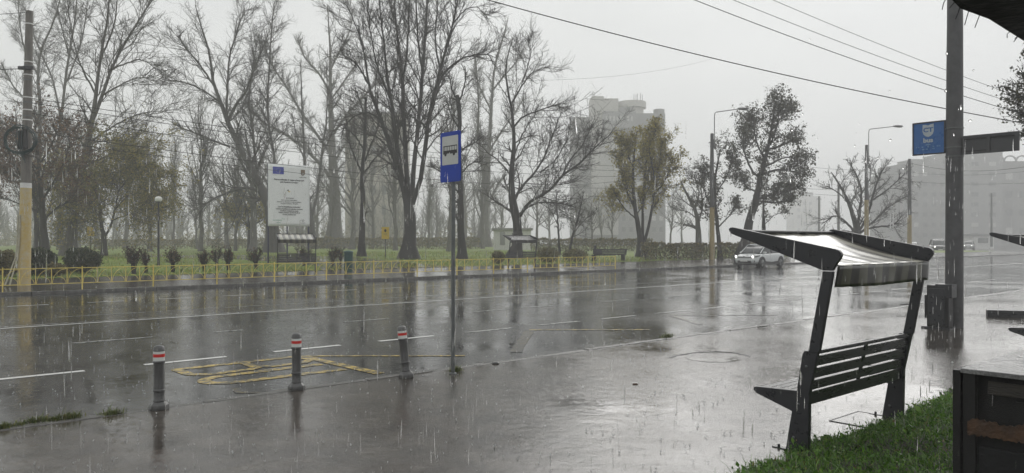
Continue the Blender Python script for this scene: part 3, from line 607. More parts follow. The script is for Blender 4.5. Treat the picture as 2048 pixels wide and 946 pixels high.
# autumn trees at the left
make_tree('autumn_tree', 'rust leaved tree at the far left behind the yellow banded pole', (92,506),
  [[(92,506,9),(88,460,8),(85,420,7.4),(80,360,6.4),(75,300,4.6),(70,255,2)], [(85,420,5),(60,380,4),(35,340,3),(15,300,1.8)], [(86,400,4.4),(110,360,3.6),(130,320,2.8),(140,280,1.6)], [(80,360,4),(50,310,3),(30,265,1.6)], [(78,330,4),(105,285,3),(115,250,1.6)], [(86,425,4),(55,415,3),(20,400,2),(-10,390,1.2)], [(87,440,3.6),(115,415,2.8),(140,400,1.6)]],
  M['bark'], M['twig'], lv=(12,6,5), tw=(3.0,0.46,0.5), leaf=(9000, 0.11, M['leaf_rust'], 0.35), base=RG(92,50), spread=0.8, lmin=0.3)
make_tree('autumn_tree', 'dark brown leaved tree with a double trunk left of the leaning tree', (78,492),
  [[(76,492,7),(74,450,6),(70,400,5),(60,340,4),(50,290,2)], [(76,470,5),(95,430,4.4),(108,380,3.6),(120,330,2)], [(70,400,4),(40,370,3),(10,350,2)], [(64,360,3),(30,320,2),(0,280,1.2)], [(100,410,3),(150,380,2),(180,360,1.2)]],
  M['bark'], M['twig'], lv=(13,6,5), tw=(3.6,0.46,0.5), leaf=(6000, 0.13, M['leaf_rust'], None), spread=0.8, base=RG(78,60), lmin=0.3)
make_tree('autumn_tree', 'spreading olive and yellow leaved tree with a forked low trunk', (208,500),
  [[(208,500,6.5),(208,475,6),(204,455,4.6),(200,420,4),(190,370,3),(185,320,1.8)], [(209,474,4.6),(222,450,4),(232,410,3.4),(240,360,2.6),(245,310,1.6)], [(203,440,3),(180,405,2.4),(155,385,1.8),(138,400,1.2)], [(230,420,3),(262,385,2.4),(295,370,1.8),(322,385,1.2)],
   [(236,385,2.6),(270,340,2),(300,325,1.2)], [(195,390,2.6),(170,350,2),(150,325,1.2)], [(240,350,2.2),(228,310,1.6),(225,285,1)], [(226,440,2.6),(255,430,2),(290,425,1.2)], [(202,445,2.4),(180,440,1.8),(160,445,1.2)]],
  M['bark'], M['twig'], lv=(14,6,5), tw=(3.4,0.46,0.5), leaf=(34000, 0.13, M['leaf_green'], 0.45), base=RG(208,58), spread=0.9, ang=50, trop=-0.06, lmin=0.3)
make_tree('autumn_tree', 'yellowing willowy tree just left of the billboard', (500,500),
  [[(500,500,6),(500,470,5),(496,440,4),(490,410,3),(486,385,1.6)], [(500,465,4),(512,435,3),(522,405,2)], [(498,455,3),(478,430,2.4),(462,415,1.4)], [(505,450,3),(525,440,2),(540,430,1.2)]],
  M['bark'], M['twig'], lv=(16,6,5), tw=(3.4,0.46,0.5), leaf=(9000, 0.16, M['leaf_olive'], 0.4), spread=0.9, ang=50, trop=-0.06, base=RG(500,85), lmin=0.3)

# the misty wood behind: four built trees, then copies
def forest_tree(name, label, group, hgt, rad, kind, twig, bark, leaf=None):
    t = thing(name, label, 'tree', (0,0,0), 0, group)
    Mn = 14; P0 = np.zeros((1,Mn,3)); z = np.linspace(0,hgt,Mn)
    P0[0,:,2] = z - 0.1; P0[0,:,0] = np.cumsum(rng.normal(size=Mn))*0.10; P0[0,:,1] = np.cumsum(rng.normal(size=Mn))*0.10; P0[0,0,:2] = 0
    R0 = (rad*(1-z/hgt)**0.8 + 0.015)[None,:]; R0[0,0] *= 1.4
    if kind == 'poplar': a1, l1, tr, n1 = 16, 0.42, 0.10, 34
    elif kind == 'fork': a1, l1, tr, n1 = 36, 0.50, 0.05, 22
    else: a1, l1, tr, n1 = 30, 0.40, 0.07, 26
    P1, R1 = grow(P0, R0, n1, 0.22 if kind != 'fork' else 0.3, 0.97, a1, 7, l1, 0.25, 0.55, 0.02, 9, 0.10, tr)
    P2, R2 = grow(P1, R1, 8, 0.15, 1.0, 34, 12, 0.42, 0.3, 0.55, 0.013, 6, 0.16, 0.06)
    P3, R3 = grow(P2, R2, 5, 0.15, 1.0, 36, 14, 0.5, 0.3, 0.7, 0.010, 4, 0.18, 0.05)
    link('trunk', tubes_mesh('trunk', [(P0,R0,8),(P1,R1,5)]), bark, t, smooth=True)
    link('crown', tubes_mesh('crown', [(P2,R2,3),(P3,R3,3)]), twig, t)
    if leaf:
        src = P3.reshape(-1,3); src = src[(src[:,2] < hgt*0.75)]
        C = src[rng.integers(0,len(src),leaf[0])] + rng.normal(size=(leaf[0],3))*0.25
        link('foliage', leaves_mesh('foliage', C, leaf[1], 0.3, 0.4), leaf[2], t)
    return t
GW = 'bare trees filling the misty park behind'
LW = {'poplar': 'narrow upright bare poplar fading into the mist', 'fork': 'broad bare tree fading into the mist', 'mid': 'slim bare tree fading into the mist'}
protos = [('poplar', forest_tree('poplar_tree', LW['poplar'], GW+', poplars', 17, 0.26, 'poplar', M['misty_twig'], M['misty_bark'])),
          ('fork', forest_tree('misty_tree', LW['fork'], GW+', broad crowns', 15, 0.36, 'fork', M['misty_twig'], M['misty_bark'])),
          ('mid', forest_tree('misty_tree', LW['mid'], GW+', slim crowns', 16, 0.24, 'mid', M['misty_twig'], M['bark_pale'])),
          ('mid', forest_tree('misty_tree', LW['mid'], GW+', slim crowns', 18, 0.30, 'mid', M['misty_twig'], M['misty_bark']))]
spots = []
for i in range(36):
    x = -30 + 1050*((i*0.6180339)%1.0) + random.uniform(-12,12)
    Y = random.choice([78,88,98,108,120,135,150]) + random.uniform(-5,5)
    spots.append((x, Y))
spots += [(1075,100),(1098,112),(1150,120),(1185,105),(1205,135),(1340,120),(1365,135),(1050,125),(1225,110)]
used = [False]*4
for i, (x, Y) in enumerate(spots):
    j = i % 4 if x < 1030 else random.choice([1,2])
    if 350 < x < 420 and random.random() < 0.7: j = 0
    u = (x-CX)/F; n = -u*Y*DY + Y*DX
    loc = (u*Y, Y, gz(n))
    o = protos[j][1] if not used[j] else dup(protos[j][1], loc)
    used[j] = True; o.location = loc
    k = random.uniform(0.58,0.98) if x < 1030 else random.uniform(0.45,0.62); o.scale = (k*random.uniform(0.9,1.15), k*random.uniform(0.9,1.15), k)
    o.rotation_euler = (random.uniform(-0.06,0.06), random.uniform(-0.06,0.06), random.uniform(0,6.28))

# far-off wood, one grey mass of stems and twigs in the haze
Nw, Mw = 170, 8; P0 = np.zeros((Nw,Mw,3)); R0 = np.zeros((Nw,Mw))
for i in range(Nw):
    Y = random.uniform(150,235); x = random.uniform(-120,1010); u = (x-CX)/F; h = random.uniform(7,13); n = -u*Y*DY+Y*DX
    zz = np.linspace(-.1,h,Mw); P0[i,:,0] = u*Y+np.cumsum(rng.normal(size=Mw))*.15; P0[i,:,1] = Y+np.cumsum(rng.normal(size=Mw))*.15; P0[i,:,2] = gz(n)+zz; R0[i] = random.uniform(.14,.3)*(1-np.maximum(zz,0)/h)**.8+.02
P1, R1 = grow(P0, R0, 22, 0.12, 0.97, 28, 8, 0.34, 0.25, 0.5, 0.02, 6, 0.10, 0.08)
P2, R2 = grow(P1, R1, 7, 0.15, 1.0, 34, 12, 0.45, 0.3, 0.6, 0.016, 4, 0.16, 0.05)
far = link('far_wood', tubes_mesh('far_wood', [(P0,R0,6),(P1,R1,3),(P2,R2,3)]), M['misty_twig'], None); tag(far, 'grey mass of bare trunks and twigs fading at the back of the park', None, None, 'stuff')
n_ = 26000; x = rng.random(n_)*1130-120; Y = 140+rng.random(n_)*80; C = np.stack([(x-CX)/F*Y, Y, .5+np.abs(rng.normal(size=n_))*1.6*(1+.5*np.sin(x*.05)+.4*np.sin(x*.013+Y))],1)
far = link('undergrowth', leaves_mesh('undergrowth', C, .34, .4), M['leaf_hedge'], None); tag(far, 'low misty undergrowth at the back of the park', None, None, 'stuff')

# ------------------------------------------------------------------ shrubs and hedges
def shrub(name, label, px, w_px, h_px, lm, n, size, flat=True, group=None, dense=False, stems=9, yscale=1.0):
    base = G(*px); k = base[1]/F; w = w_px*k/2; h = h_px*k
    t = thing(name, label, 'shrub', base, 0, group)
    Ps = []
    for i in range(stems):
        a = random.uniform(0,2*PI); rr = w*random.uniform(0.15,0.9); top = Vector((rr*math.cos(a), rr*math.sin(a)*yscale, h*random.uniform(0.65,0.9)))
        st = Vector((random.uniform(-.08,.08), random.uniform(-.08,.08), -0.03)); mid = st*0.4 + Vector((top.x*0.25, top.y*0.25, top.z*0.42))
        Ps.append([st, mid, mid.lerp(top,0.5)+Vector((random.uniform(-.04,.04),random.uniform(-.04,.04),0)), top])
    P0 = np.array(Ps); R0 = np.tile(np.array([0.028,0.022,0.016,0.008]), (stems,1))
    P1, R1 = grow(P0, R0, 9, 0.35, 1.0, 42, 12, 0.38, 0.2, 0.6, 0.006, 6, 0.15, 0.08)
    P2, R2 = grow(P1, R1, 6, 0.2, 1.0, 42, 12, 0.5, 0.2, 0.7, 0.004, 4, 0.15, 0.05)
    if flat:
        for P in (P1,P2): P[...,2] = np.minimum(P[...,2], h*(0.97+0.03*rng.random(P.shape[:-1])))
    link('stem', tubes_mesh('stem', [(P0,R0,6),(P1,R1,4),(P2,R2,3)]), M['bark'], t)
    if n:
        if dense:
            q = rng.normal(size=(n,3)); q /= np.linalg.norm(q,axis=1,keepdims=True)
            q *= (0.62 + 0.38*rng.random((n,1))**0.5) * (1 + 0.10*np.sin(q[:,:1]*7+q[:,1:2]*5))
            C = q*np.array([w,w*yscale,h*0.5]) + np.array([0,0,h*0.52]); C = C[C[:,2] > 0.05]
            C[:,2] = np.minimum(C[:,2], h*(0.93+0.07*rng.random(len(C))))
        else:
            src = np.concatenate([P2.reshape(-1,3), P1[:,2:].reshape(-1,3)])
            C = src[rng.integers(0,len(src),n)] + rng.normal(size=(n,3))*size*0.6
            if flat: C[:,2] = np.minimum(C[:,2], h)
        link('foliage', leaves_mesh('foliage', C, size, 0.3, 0.0, 0.7), lm, t)
    return t
shrub('rounded_shrub', 'dark clipped evergreen shrub in front of the pale leaning tree', (163,546), 68, 50, M['leaf_box'], 7000, 0.07, dense=True, stems=5)
shrub('rounded_shrub', 'dark green shrub with brown tips right behind the yellow banded pole', (78,551), 58, 55, M['leaf_box'], 6500, 0.07, dense=True, stems=5)
shrub('rounded_shrub', 'green shrub at the far left edge beside the yellow banded pole', (12,553), 62, 52, M['leaf_hedge'], 7000, 0.07, dense=True, stems=5)
shrub('rounded_shrub', 'low green shrub between the two dark clipped shrubs', (112,553), 40, 26, M['leaf_hedge'], 2600, 0.07, dense=True, stems=4)
GS = 'pruned twiggy shrubs in a line behind the yellow fence'
for px, w, h, lm, n, lab in [((268,548),34,56,'leaf_wine',520,'wine red pruned shrub, leftmost of the twiggy row'), ((292,546),20,48,'leaf_wine',240,'narrow wine red shrub beside the wider leftmost twiggy one'),
    ((345,544),42,50,'leaf_rust',420,'pruned shrub standing right of the black park lamp post'), ((408,543),34,48,'leaf_rust',260,'almost leafless pruned shrub two along from the park lamp'),
    ((434,541),16,50,'leaf_wine',160,'narrow dark shrub squeezed between two wider pruned shrubs'), ((457,541),34,48,'leaf_rust',280,'pruned shrub with a flat top left of the billboard posts'),
    ((512,538),44,44,'leaf_rust',220,'sparse spreading shrub at the foot of the left billboard post'), ((608,532),40,38,'leaf_rust',300,'dark pruned shrub seen through the striped canopy bench'),
    ((664,534),38,42,'leaf_rust',220,'sparse shrub between the striped canopy bench and the green bin'), ((682,534),14,40,'leaf_rust',90,'thin shrub touching the left of the green bin')]:
    shrub('pruned_shrub', lab, px, w, h, M[lm], n, 0.06, group=GS, stems=11 if w > 20 else 6)
shrub('rounded_shrub', 'small round green shrub left of the second canopy bench', (996,528), 26, 26, M['leaf_hedge'], 1800, 0.07, dense=True, stems=4)
shrub('rounded_shrub', 'loose green shrub right of the second canopy bench', (1096,525), 46, 30, M['leaf_hedge'], 3200, 0.08, dense=True, stems=5)
shrub('rounded_shrub', 'low ragged yellow green shrub before the thin saplings', (1150,523), 50, 24, M['leaf_hedge'], 2600, 0.08, dense=True, stems=5)
def hedge(label, a, c, h_px, depth, n, lm, size, gap=0.0):
    A, B = Vector(a), Vector(c); d = B-A; d.z = 0; Ln = d.length; ux = d/Ln; uy = Vector((-ux.y, ux.x, 0))
    t = thing('hedge', label, 'hedge', A, math.atan2(ux.y,ux.x))
    h = h_px; x = rng.random(n)*Ln
    if gap: x = x[np.sin(x*2.4)+0.5*np.sin(x*5.3+1) > -1.0+gap*0.5]
    m = len(x); topw = 0.06*np.sin(x*1.7)+0.05*np.sin(x*4.1+2)
    z = rng.random(m)**0.8*(h+topw); y = (rng.random(m)-0.5)*depth*(1+0.12*np.sin(x*3.3))
    edge = rng.random(m) < 0.5; y = np.where(edge, np.sign(y)*depth*0.5*(0.9+0.12*rng.random(m)), y)
    zo = np.where(rng.random(m) < 0.25, h+topw+rng.normal(size=m)*0.03, z); dz = B.z-A.z
    C = np.stack([x,y,zo+dz*x/Ln],1)
    link('foliage', leaves_mesh('foliage', C, size, 0.3, 0.0, 0.75), lm, t)
    k = max(6,int(Ln/0.45)); P = np.zeros((k,4,3)); xs = np.linspace(0.1,Ln-0.1,k)
    for i in range(4): P[:,i,0] = xs+rng.normal(size=k)*0.05*i; P[:,i,1] = rng.normal(size=k)*0.06*i; P[:,i,2] = h*0.3*i-0.03+dz*xs/Ln
    link('stem', tubes_mesh('stem', [(P, np.tile(np.array([0.03,0.025,0.02,0.01]),(k,1)), 5)]), M['bark'], t)
    return t
hedge('clipped olive hedge along the pavement left of the white parked car', G(1290,520), G(1420,518), 1.18, 1.0, 8000, M['leaf_hedge'], 0.11, 0.6)
hedge('clipped olive hedge running behind the white parked car', G(1428,518), G(1580,514), 1.2, 1.0, 8000, M['leaf_hedge'], 0.11, 0.0)
hedge('long trimmed hedge across the lawn behind the second canopy bench', RG(1062,82), RG(1300,84), 1.25, 1.2, 9000, M['leaf_hedge'], 0.13)
hedge('pale distant hedge crossing the park behind the green bin', RG(590,100), RG(960,100), 1.4, 1.4, 9000, M['leaf_hedge'], 0.16)
hedge('pale distant hedge at the back of the lawn on the left', RG(190,104), RG(540,104), 1.2, 1.4, 7000, M['leaf_hedge'], 0.16, 0.5)

# ------------------------------------------------------------------ yellow fence along the far kerb
s0f, NP = -2.95, 17                                     # first post and number of 2.4 m panels
t = thing('metal_fence', 'low yellow metal fence with curved bars along the far kerb', 'fence', W(s0f,30.85,0), RZ)
for k in range(NP):
    x = k*2.4; p = MB().box(x-.018,x+.018,-.018,.018,-.02,0.82)
    p.build('post', M['yellow_metal'], t)
    if k == NP-1: break
    q = MB().box(x+.024,x+2.376,-.014,.014,.750,.776).box(x+.024,x+2.376,-.014,.014,.208,.230)
    for i in range(1,5): q.box(x+i*.48-.0105,x+i*.48+.0105,-.012,.012,.233,.744)
    for i in range(5):
        a0 = x+i*.48+.03
        q.tube([(a0+.43*(1-math.cos(a)), 0.004, .235+.50*math.sin(a)) for a in [j*PI/2/9 for j in range(10)]], 0.0075, 5)
        q.tube([(a0+.14+.27*math.sin(a), -0.006, .235+.24*math.cos(a)) for a in [j*PI/2/6 for j in range(7)]], 0.0065, 5)
    q.build('fence_panel', M['yellow_metal'], t)

# ------------------------------------------------------------------ bollards
def make_bollard(label, loc):
    t = thing('bollard', label, 'bollard', loc, RZ, 'cast bollards in a row on the near kerb')
    b = MB(); k = 8
    def sq(r, z): return [(r*sx, r*sy, z) for sx, sy in ((1,-.45),(1,.45),(.45,1),(-.45,1),(-1,.45),(-1,-.45),(-.45,-1),(.45,-1))]
    b.loft([sq(.092,0), sq(.092,.028), sq(.088,.048), sq(.070,.068), sq(.058,.080)]); b.build('base', M['bollard'], t, bevel=.004)
    prof = [(.055,.076),(.059,.084),(.059,.094),(.054,.100),(.0535,.17),(.0535,.182),(.060,.188),(.061,.200),(.056,.206),(.054,.212),(.054,.225)]
    MB().lathe(prof, 24).build('shaft_foot', M['bollard'], t, smooth=True)
    b = MB(); rings = []                                 # fluted shaft
    for z, f in ((.224,0),(.236,0),(.242,1),(.455,1),(.462,0),(.475,0)):
        rings.append([( (.053-f*.004*(0.5+0.5*math.cos(8*a)))*math.cos(a), (.053-f*.004*(0.5+0.5*math.cos(8*a)))*math.sin(a), z) for a in [2*PI*j/48 for j in range(48)]])
    b.loft(rings).build('shaft', M['bollard'], t, smooth=True)
    MB().lathe([(.053,.474),(.060,.480),(.062,.490),(.060,.499),(.056,.503)], 24).build('collar', M['bollard'], t, smooth=True)
    MB().lathe([(.0565,.502),(.0565,.601)], 28).build('white_band', M['white_refl'], t, smooth=True)
    MB().lathe([(.0580,.541),(.0580,.574)], 28).build('red_band', M['red_refl'], t, smooth=True)
    MB().lathe([(.0565,.600),(.061,.604),(.061,.613),(.057,.618),(.055,.636),(.046,.650),(.030,.659),(.004,.662)], 24).build('cap', M['bollard'], t, smooth=True)
    return t
b1 = make_bollard('upright grey bollard with red and white bands, nearest the grass tufts', G(318,818,0))
b2 = dup(b1, G(593,779,0), label='upright grey bollard beside the yellow road lettering, between the other two')
b3 = dup(b1, G(813,754,0), label='tilted grey bollard leaning left, closest to the blue bus sign post')
b3.rotation_euler = Matrix.Rotation(math.radians(-5.5), 3, 'Y').to_euler(); b3.rotation_euler.z = 0.0; b3.location.z = -0.004

# ------------------------------------------------------------------ bus stop sign on its post
t = thing('bus_stop_sign', 'blue and white bus stop sign on a thin post at the near kerb', 'sign', W(6.07,8.07,0), RZ)
MB().tube([(0,0,-.05),(0.004,0,1.6),(0.012,0.0,3.1)], 0.026, 14).build('post', M['steel'], t, smooth=True)
MB().lathe([(.05,0),(.05,.012),(.03,.02)], 14).build('base_plate', M['steel'], t)
def rrect(w, h, r, k=5):
    pts = []
    for cx, cy, a0 in ((w/2-r,h/2-r,0),(-w/2+r,h/2-r,PI/2),(-w/2+r,-h/2+r,PI),(w/2-r,-h/2+r,1.5*PI)):
        pts += [(cx+r*math.cos(a0+PI/2*i/k), cy+r*math.sin(a0+PI/2*i/k)) for i in range(k+1)]
    return pts
zc = 2.835; x0 = -0.030
pl = MB().prism(rrect(.435,.655,.035), lambda p: (x0-.004, -p[0]+.0, zc+p[1]), lambda p: (x0-.016, -p[0], zc+p[1])).build('sign_plate', M['blue_sign'], t)
MB().prism(rrect(.345,.375,.012), lambda p: (x0-.0165, -p[0], zc+.085+p[1]), lambda p: (x0-.0185, -p[0], zc+.085+p[1])).build('white_panel', M['sign_white'], pl)
b = MB()
def rc(b, y0, y1, z0, z1, xa=-.0190, xb=-.0205): b.box(x0+xb, x0+xa, y0, y1, zc+z0, zc+z1)
rc(b, -.150,.145, .055,.085); rc(b, -.150,.145, .135,.147)            # body band, roof (viewer's left is +y)
rc(b, .060,.147, .040,.056); rc(b,-.152,.0,.040,.056); rc(b,.02,.055,.045,.056)
for y in (-.152,-.098,-.046,.006,.058,.112,.141): rc(b, y, y+.008, .084,.136)
for yc in (.098,-.085): b.prism([(.024*math.cos(a),.024*math.sin(a)) for a in [2*PI*i/16 for i in range(16)]], lambda p: (x0-.0190,yc+p[0],zc+.036+p[1]), lambda p: (x0-.0212,yc+p[0],zc+.036+p[1]))
b.build('bus_symbol', M['black'], pl)
b = MB()
for z in (zc+.22, zc-.24): b.box(-.028,.030,-.035,.035,z-.012,z+.012)
b.build('clamp', M['steel'], t)

# ------------------------------------------------------------------ canopy benches
PROFILE = dict(
    leg=[(3.318,-.02),(3.258,.333),(3.590,.436),(3.612,.458),(3.608,.484),(3.585,.490),(3.215,.508),(3.165,.815),(3.150,.842),(3.128,.846),(3.100,.835),(3.035,.845),(3.108,.49),(3.117,-.02)],
    upright=[(3.113,.833),(2.990,1.50),(2.905,1.50),(3.020,.845)],
    wing=[(3.845,1.828),(3.852,1.845),(3.840,1.858),(3.815,1.862),(3.790,1.858),(2.885,1.678),(2.856,1.668),(2.840,1.650),(2.837,1.628),(2.846,1.604),(2.878,1.560),(2.908,1.505),(2.985,1.505),(3.79,1.792),(3.83,1.808)])
BN = 3.15                                               # bench origin: rear feet
def make_bench(label, loc, rz, fab, group):
    t = thing('canopy_bench', label, 'bench', loc, rz, group); Lb = 1.90; th = .045
    for x in (0, Lb-th):
        f0 = lambda p: (x, p[0]-BN, p[1]); f1 = lambda p: (x+th, p[0]-BN, p[1])
        MB().prism(PROFILE['leg'], f0, f1).build('side_leg', M['charcoal'], t, bevel=.003)
        a0 = lambda p: (x-.006, p[0]-BN, p[1]); a1 = lambda p: (x+th-.012, p[0]-BN, p[1])
        MB().prism(PROFILE['upright'], a0, a1).build('upright', M['charcoal'], t, bevel=.003)
        w0 = lambda p: (x-.010, p[0]-BN, p[1]); w1 = lambda p: (x+th-.016, p[0]-BN, p[1])
        MB().prism(PROFILE['wing'], w0, w1).build('canopy_arm', M['charcoal'], t, bevel=.003)
        MB().box(x+.004,x+th-.004,.085,.29,-.004,.008).lathe([(.012,.008),(.012,.03),(.004,.034)],8,(x+.02,.235)).build('foot_plate', M['charcoal'], t)
        for yb, zb_ in ((3.20,.40),(3.13,.72),(3.24,.12)):
            q = MB().lathe([(.011,0),(.011,.005),(.006,.008)],8); q.v = [((x-.0005-p[2]), yb-BN+p[0], zb_+p[1]) for p in q.v]; q.build('bolt', M['steel'], t)
    # seat: four slats; back: four boards with a middle strap
    for n0 in (3.235,3.325,3.415,3.505):
        z = .500 - (n0-3.2)*0.05
        MB().box(th+.002,Lb-th-.002,n0-BN,n0-BN+.072,z-.022,z).build('seat_slat', M['slat'], t, bevel=.003)
    for z0, z1, k in ((.462,.503,0),(.540,.597,1),(.640,.700,2),(.742,.803,3),(.842,.852,4)):
        nn = 3.135-(z0-.5)*.21
        MB().box(th+.002,Lb-th-.002,nn-BN-.012,nn-BN+.012,z0-.02,z1).build('back_slat', M['slat'], t, bevel=.003)
    MB().add([(Lb/2-.02,y-BN,z) for y,z in ((3.15,.50),(3.07,.845),(3.052,.845),(3.132,.50))]+[(Lb/2+.02,y-BN,z) for y,z in ((3.15,.50),(3.07,.845),(3.052,.845),(3.132,.50))],
             [(0,1,2,3),(7,6,5,4),(0,4,5,1),(1,5,6,2),(2,6,7,3),(3,7,4,0)]).build('back_strap', M['charcoal'], t)
    MB().box(th+.002,Lb-th-.002,3.14-BN,3.17-BN,.395,.465).build('rear_rail', M['slat'], t)
    # awning cloth: sags a little between the arms
    nx, ny = 24, 14; vs = []; 
    for i in range(nx+1):
        x = th-.01+(Lb-2*th+.02)*i/nx; fx = i/nx
        for j in range(ny+1):
            f = j/ny; n = 3.825-f*.945; z = 1.815-f*.272 - .030*math.sin(PI*f) - .018*math.sin(PI*fx)*math.sin(PI*f)**.5 + .0025*math.sin(fx*40+f*3) + .002*math.sin(fx*17-f*9)
            vs.append((x, n-BN, z))
    fs = [(i*(ny+1)+j,(i+1)*(ny+1)+j,(i+1)*(ny+1)+j+1,i*(ny+1)+j+1) for i in range(nx) for j in range(ny)]
    c = MB().add(vs, fs).build('awning', fab, t, smooth=True); m = c.modifiers.new('solid','SOLIDIFY'); m.thickness = .006
    vs = []
    for i in range(nx*2+1):
        x = th-.01+(Lb-2*th+.02)*i/(nx*2)
        for j in range(7):
            f = j/6; vs.append((x, 2.885-BN+.02*f+(.003*math.sin(i*.9)+.012*math.sin(i*.21+1))*f, 1.541-f*(.168+.014*math.sin(PI*i/(nx*2)))+.0015*math.sin(i*1.3)*f))
    fs = [(i*7+j,(i+1)*7+j,(i+1)*7+j+1,i*7+j+1) for i in range(nx*2) for j in range(6)]
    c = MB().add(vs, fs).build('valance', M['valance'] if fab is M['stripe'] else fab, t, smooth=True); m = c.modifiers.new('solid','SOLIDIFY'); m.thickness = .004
    MB().tube([(th,3.815-BN,1.826),(Lb-th,3.815-BN,1.826)], .016, 10).build('front_bar', M['charcoal'], t, smooth=True)
    return t
GB = None
bench = make_bench('near charcoal bench with sagging striped canopy, rear feet at the grass edge', W(5.95,BN,0), RZ, M['stripe'], None)
dup(bench, W(12.7,BN,0), RZ, label='second charcoal canopy bench, mostly cut off beyond the concrete light pole')
a, c = G(554,541), G(629,540.5)
dup(bench, Vector((a.x,a.y,a.z)), math.atan2(c.y-a.y,c.x-a.x), label='striped canopy bench below the white billboard across the road')
a = G(1017,531); o = make_bench('canopy bench with dark cloth under the crooked tree across the road', a, math.radians(28), M['canopy_dark'], None)

# dark low bench without a canopy, across the road
a, c = G(1188,523), G(1252,522); d = c-a; ang = math.atan2(d.y,d.x)
t = thing('park_bench', 'long low dark bench with a raised end post before the ochre tree', 'bench', a, ang); Lb = d.length
for x in (0.1, Lb-.15): MB().prism([(0,0),(.35,0),(.38,.42),(.05,.42),(-.08,.82),(-.14,.82),(-.02,.38)], lambda p: (x,p[0],p[1]), lambda p: (x+.06,p[0],p[1])).build('side_leg', M['charcoal'], t)
for k in range(4): MB().box(0,Lb,-.06-.02*k,-.03-.02*k,.44+k*.11,.53+k*.11).build('back_slat', M['slat'], t)
for k in range(3): MB().box(0,Lb,.02+k*.12,.12+k*.12,.42,.45).build('seat_slat', M['slat'], t)
MB().box(-.06,.06,-.16,-.06,0,1.12).box(-.14,.62,-.15,-.05,.50,.88).build('end_post', M['charcoal'], t)

# ------------------------------------------------------------------ billboard
a, c = G(536,527), G(608,526); sA = SN(a); sC = (sA[0]+2.55, sA[1])
t = thing('billboard', 'white project billboard on dark posts behind the striped canopy bench', 'billboard', (a.x,a.y,a.z), RZ)
k = a.y/F
zb = H+(HY-452)*k-a.z; zt = H+(HY-326)*k-a.z; Wb = 2.62; hb = zt-zb
for x in (0.03, Wb*0.46, Wb-.06): MB().box(x-.035,x+.035,.02,.09,-.05,zt-.03 if x != Wb*.46 else zb+.2).build('post', M['navy_post'], t)
vs = []; nx, nz_ = 14, 18
for i in range(nx+1):
    for j in range(nz_+1):
        fx, fz = i/nx, j/nz_; vs.append((Wb*fx, -.004*math.sin(fx*9+fz*5)-.003*math.sin(fz*13), zb+hb*fz))
fs = [(i*(nz_+1)+j,(i+1)*(nz_+1)+j,(i+1)*(nz_+1)+j+1,i*(nz_+1)+j+1) for i in range(nx) for j in range(nz_)]
bn = MB().add(vs, fs).build('banner', M['banner'], t, smooth=True); m = bn.modifiers.new('solid','SOLIDIFY'); m.thickness = .018; m.offset = -1
MB().box(.0,Wb,.016,.03,zb,zb+.05).box(.0,Wb,.016,.03,zt-.05,zt).build('frame', M['navy_post'], t)
yy = -.014
def bp(fx, fz): return (Wb*fx, yy, zt-hb*fz)
p0, p1 = bp(.11,.05), bp(.37,.165); fl = MB().box(p0[0],p1[0],yy,yy+.002,p1[2],p0[2]).build('flag_emblem', M['eu_blue'], bn)
b = MB()
for i in range(12):
    a_ = 2*PI*i/12; cx = (p0[0]+p1[0])/2+.14*math.cos(a_); cz = (p0[2]+p1[2])/2+.14*math.sin(a_)
    pts = [((.028 if q%2 == 0 else .012)*math.sin(q*PI/5), (.028 if q%2 == 0 else .012)*math.cos(q*PI/5)) for q in range(10)]
    b.prism(pts, lambda p: (cx+p[0],yy-.001,cz+p[1]), lambda p: (cx+p[0],yy-.003,cz+p[1]))
b.build('star_circle', M['star'], bn)
c0 = bp(.83,.12); sh = [(-.13,.17),(.13,.17),(.13,-.06),(.09,-.14),(0,-.19),(-.09,-.14),(-.13,-.06)]
MB().prism(sh, lambda p: (c0[0]+p[0],yy+.002,c0[2]+p[1]), lambda p: (c0[0]+p[0],yy-.001,c0[2]+p[1])).build('crest', M['brown_print'], bn)
MB().prism([(-.05,-.02),(.05,-.02),(.04,-.10),(0,-.13),(-.04,-.10)], lambda p: (c0[0]+p[0],yy-.002,c0[2]+p[1]), lambda p: (c0[0]+p[0],yy-.003,c0[2]+p[1])).build('crest', M['sign_white'], bn)
def bt(s_, fx, fz, size, m='print_grey', bold=.003): text('lettering', s_, size, bp(fx,fz), (1,0,0), (0,0,1), M[m], bn, bold=bold)
bt('GUVERNUL ROMÂNIEI', .83,.20,.045); 
bt('Proiect cofinanțat de Uniunea Europeană', .5,.252,.112,bold=.006); bt('prin Fondul de Coeziune', .5,.29,.112,bold=.006)
e0 = bp(.47,.42); MB().prism([(.05*math.cos(q),.05*math.sin(q)) for q in [2*PI*i/14 for i in range(14)]], lambda p: (e0[0]+p[0],yy,e0[2]+p[1]), lambda p: (e0[0]+p[0],yy-.002,e0[2]+p[1])).build('emblem', M['print_grey'], bn)
MB().prism([(0,-.06),(.14,-.06),(.17,-.03),(.11,-.10),(.02,-.10)], lambda p: (e0[0]+p[0],yy,e0[2]+p[1]), lambda p: (e0[0]+p[0],yy-.002,e0[2]+p[1])).build('emblem', M['yellow_board'], bn)
for s_, fz, sz, bo in (('Titlul Proiectului', .545,.085,.002), ('Reabilitarea și modernizarea', .578,.085,.002), ('sistemului de alimentare cu apă și canalizare', .607,.085,.002), ('în județul Constanța - Medgidia', .635,.085,.002),
    ('Lucrări: Reabilitarea conductelor', .687,.105,.005), ('Contract: Reabilitare și extindere conducte', .722,.095,.004), ('canalizare menajeră pe strada', .752,.095,.004), ('Valoare contract: 12.346.176,36 lei', .781,.095,.004), ('Durata: douăzeci luni', .812,.095,.004)):
    bt(s_, .5, fz, sz, bold=bo)
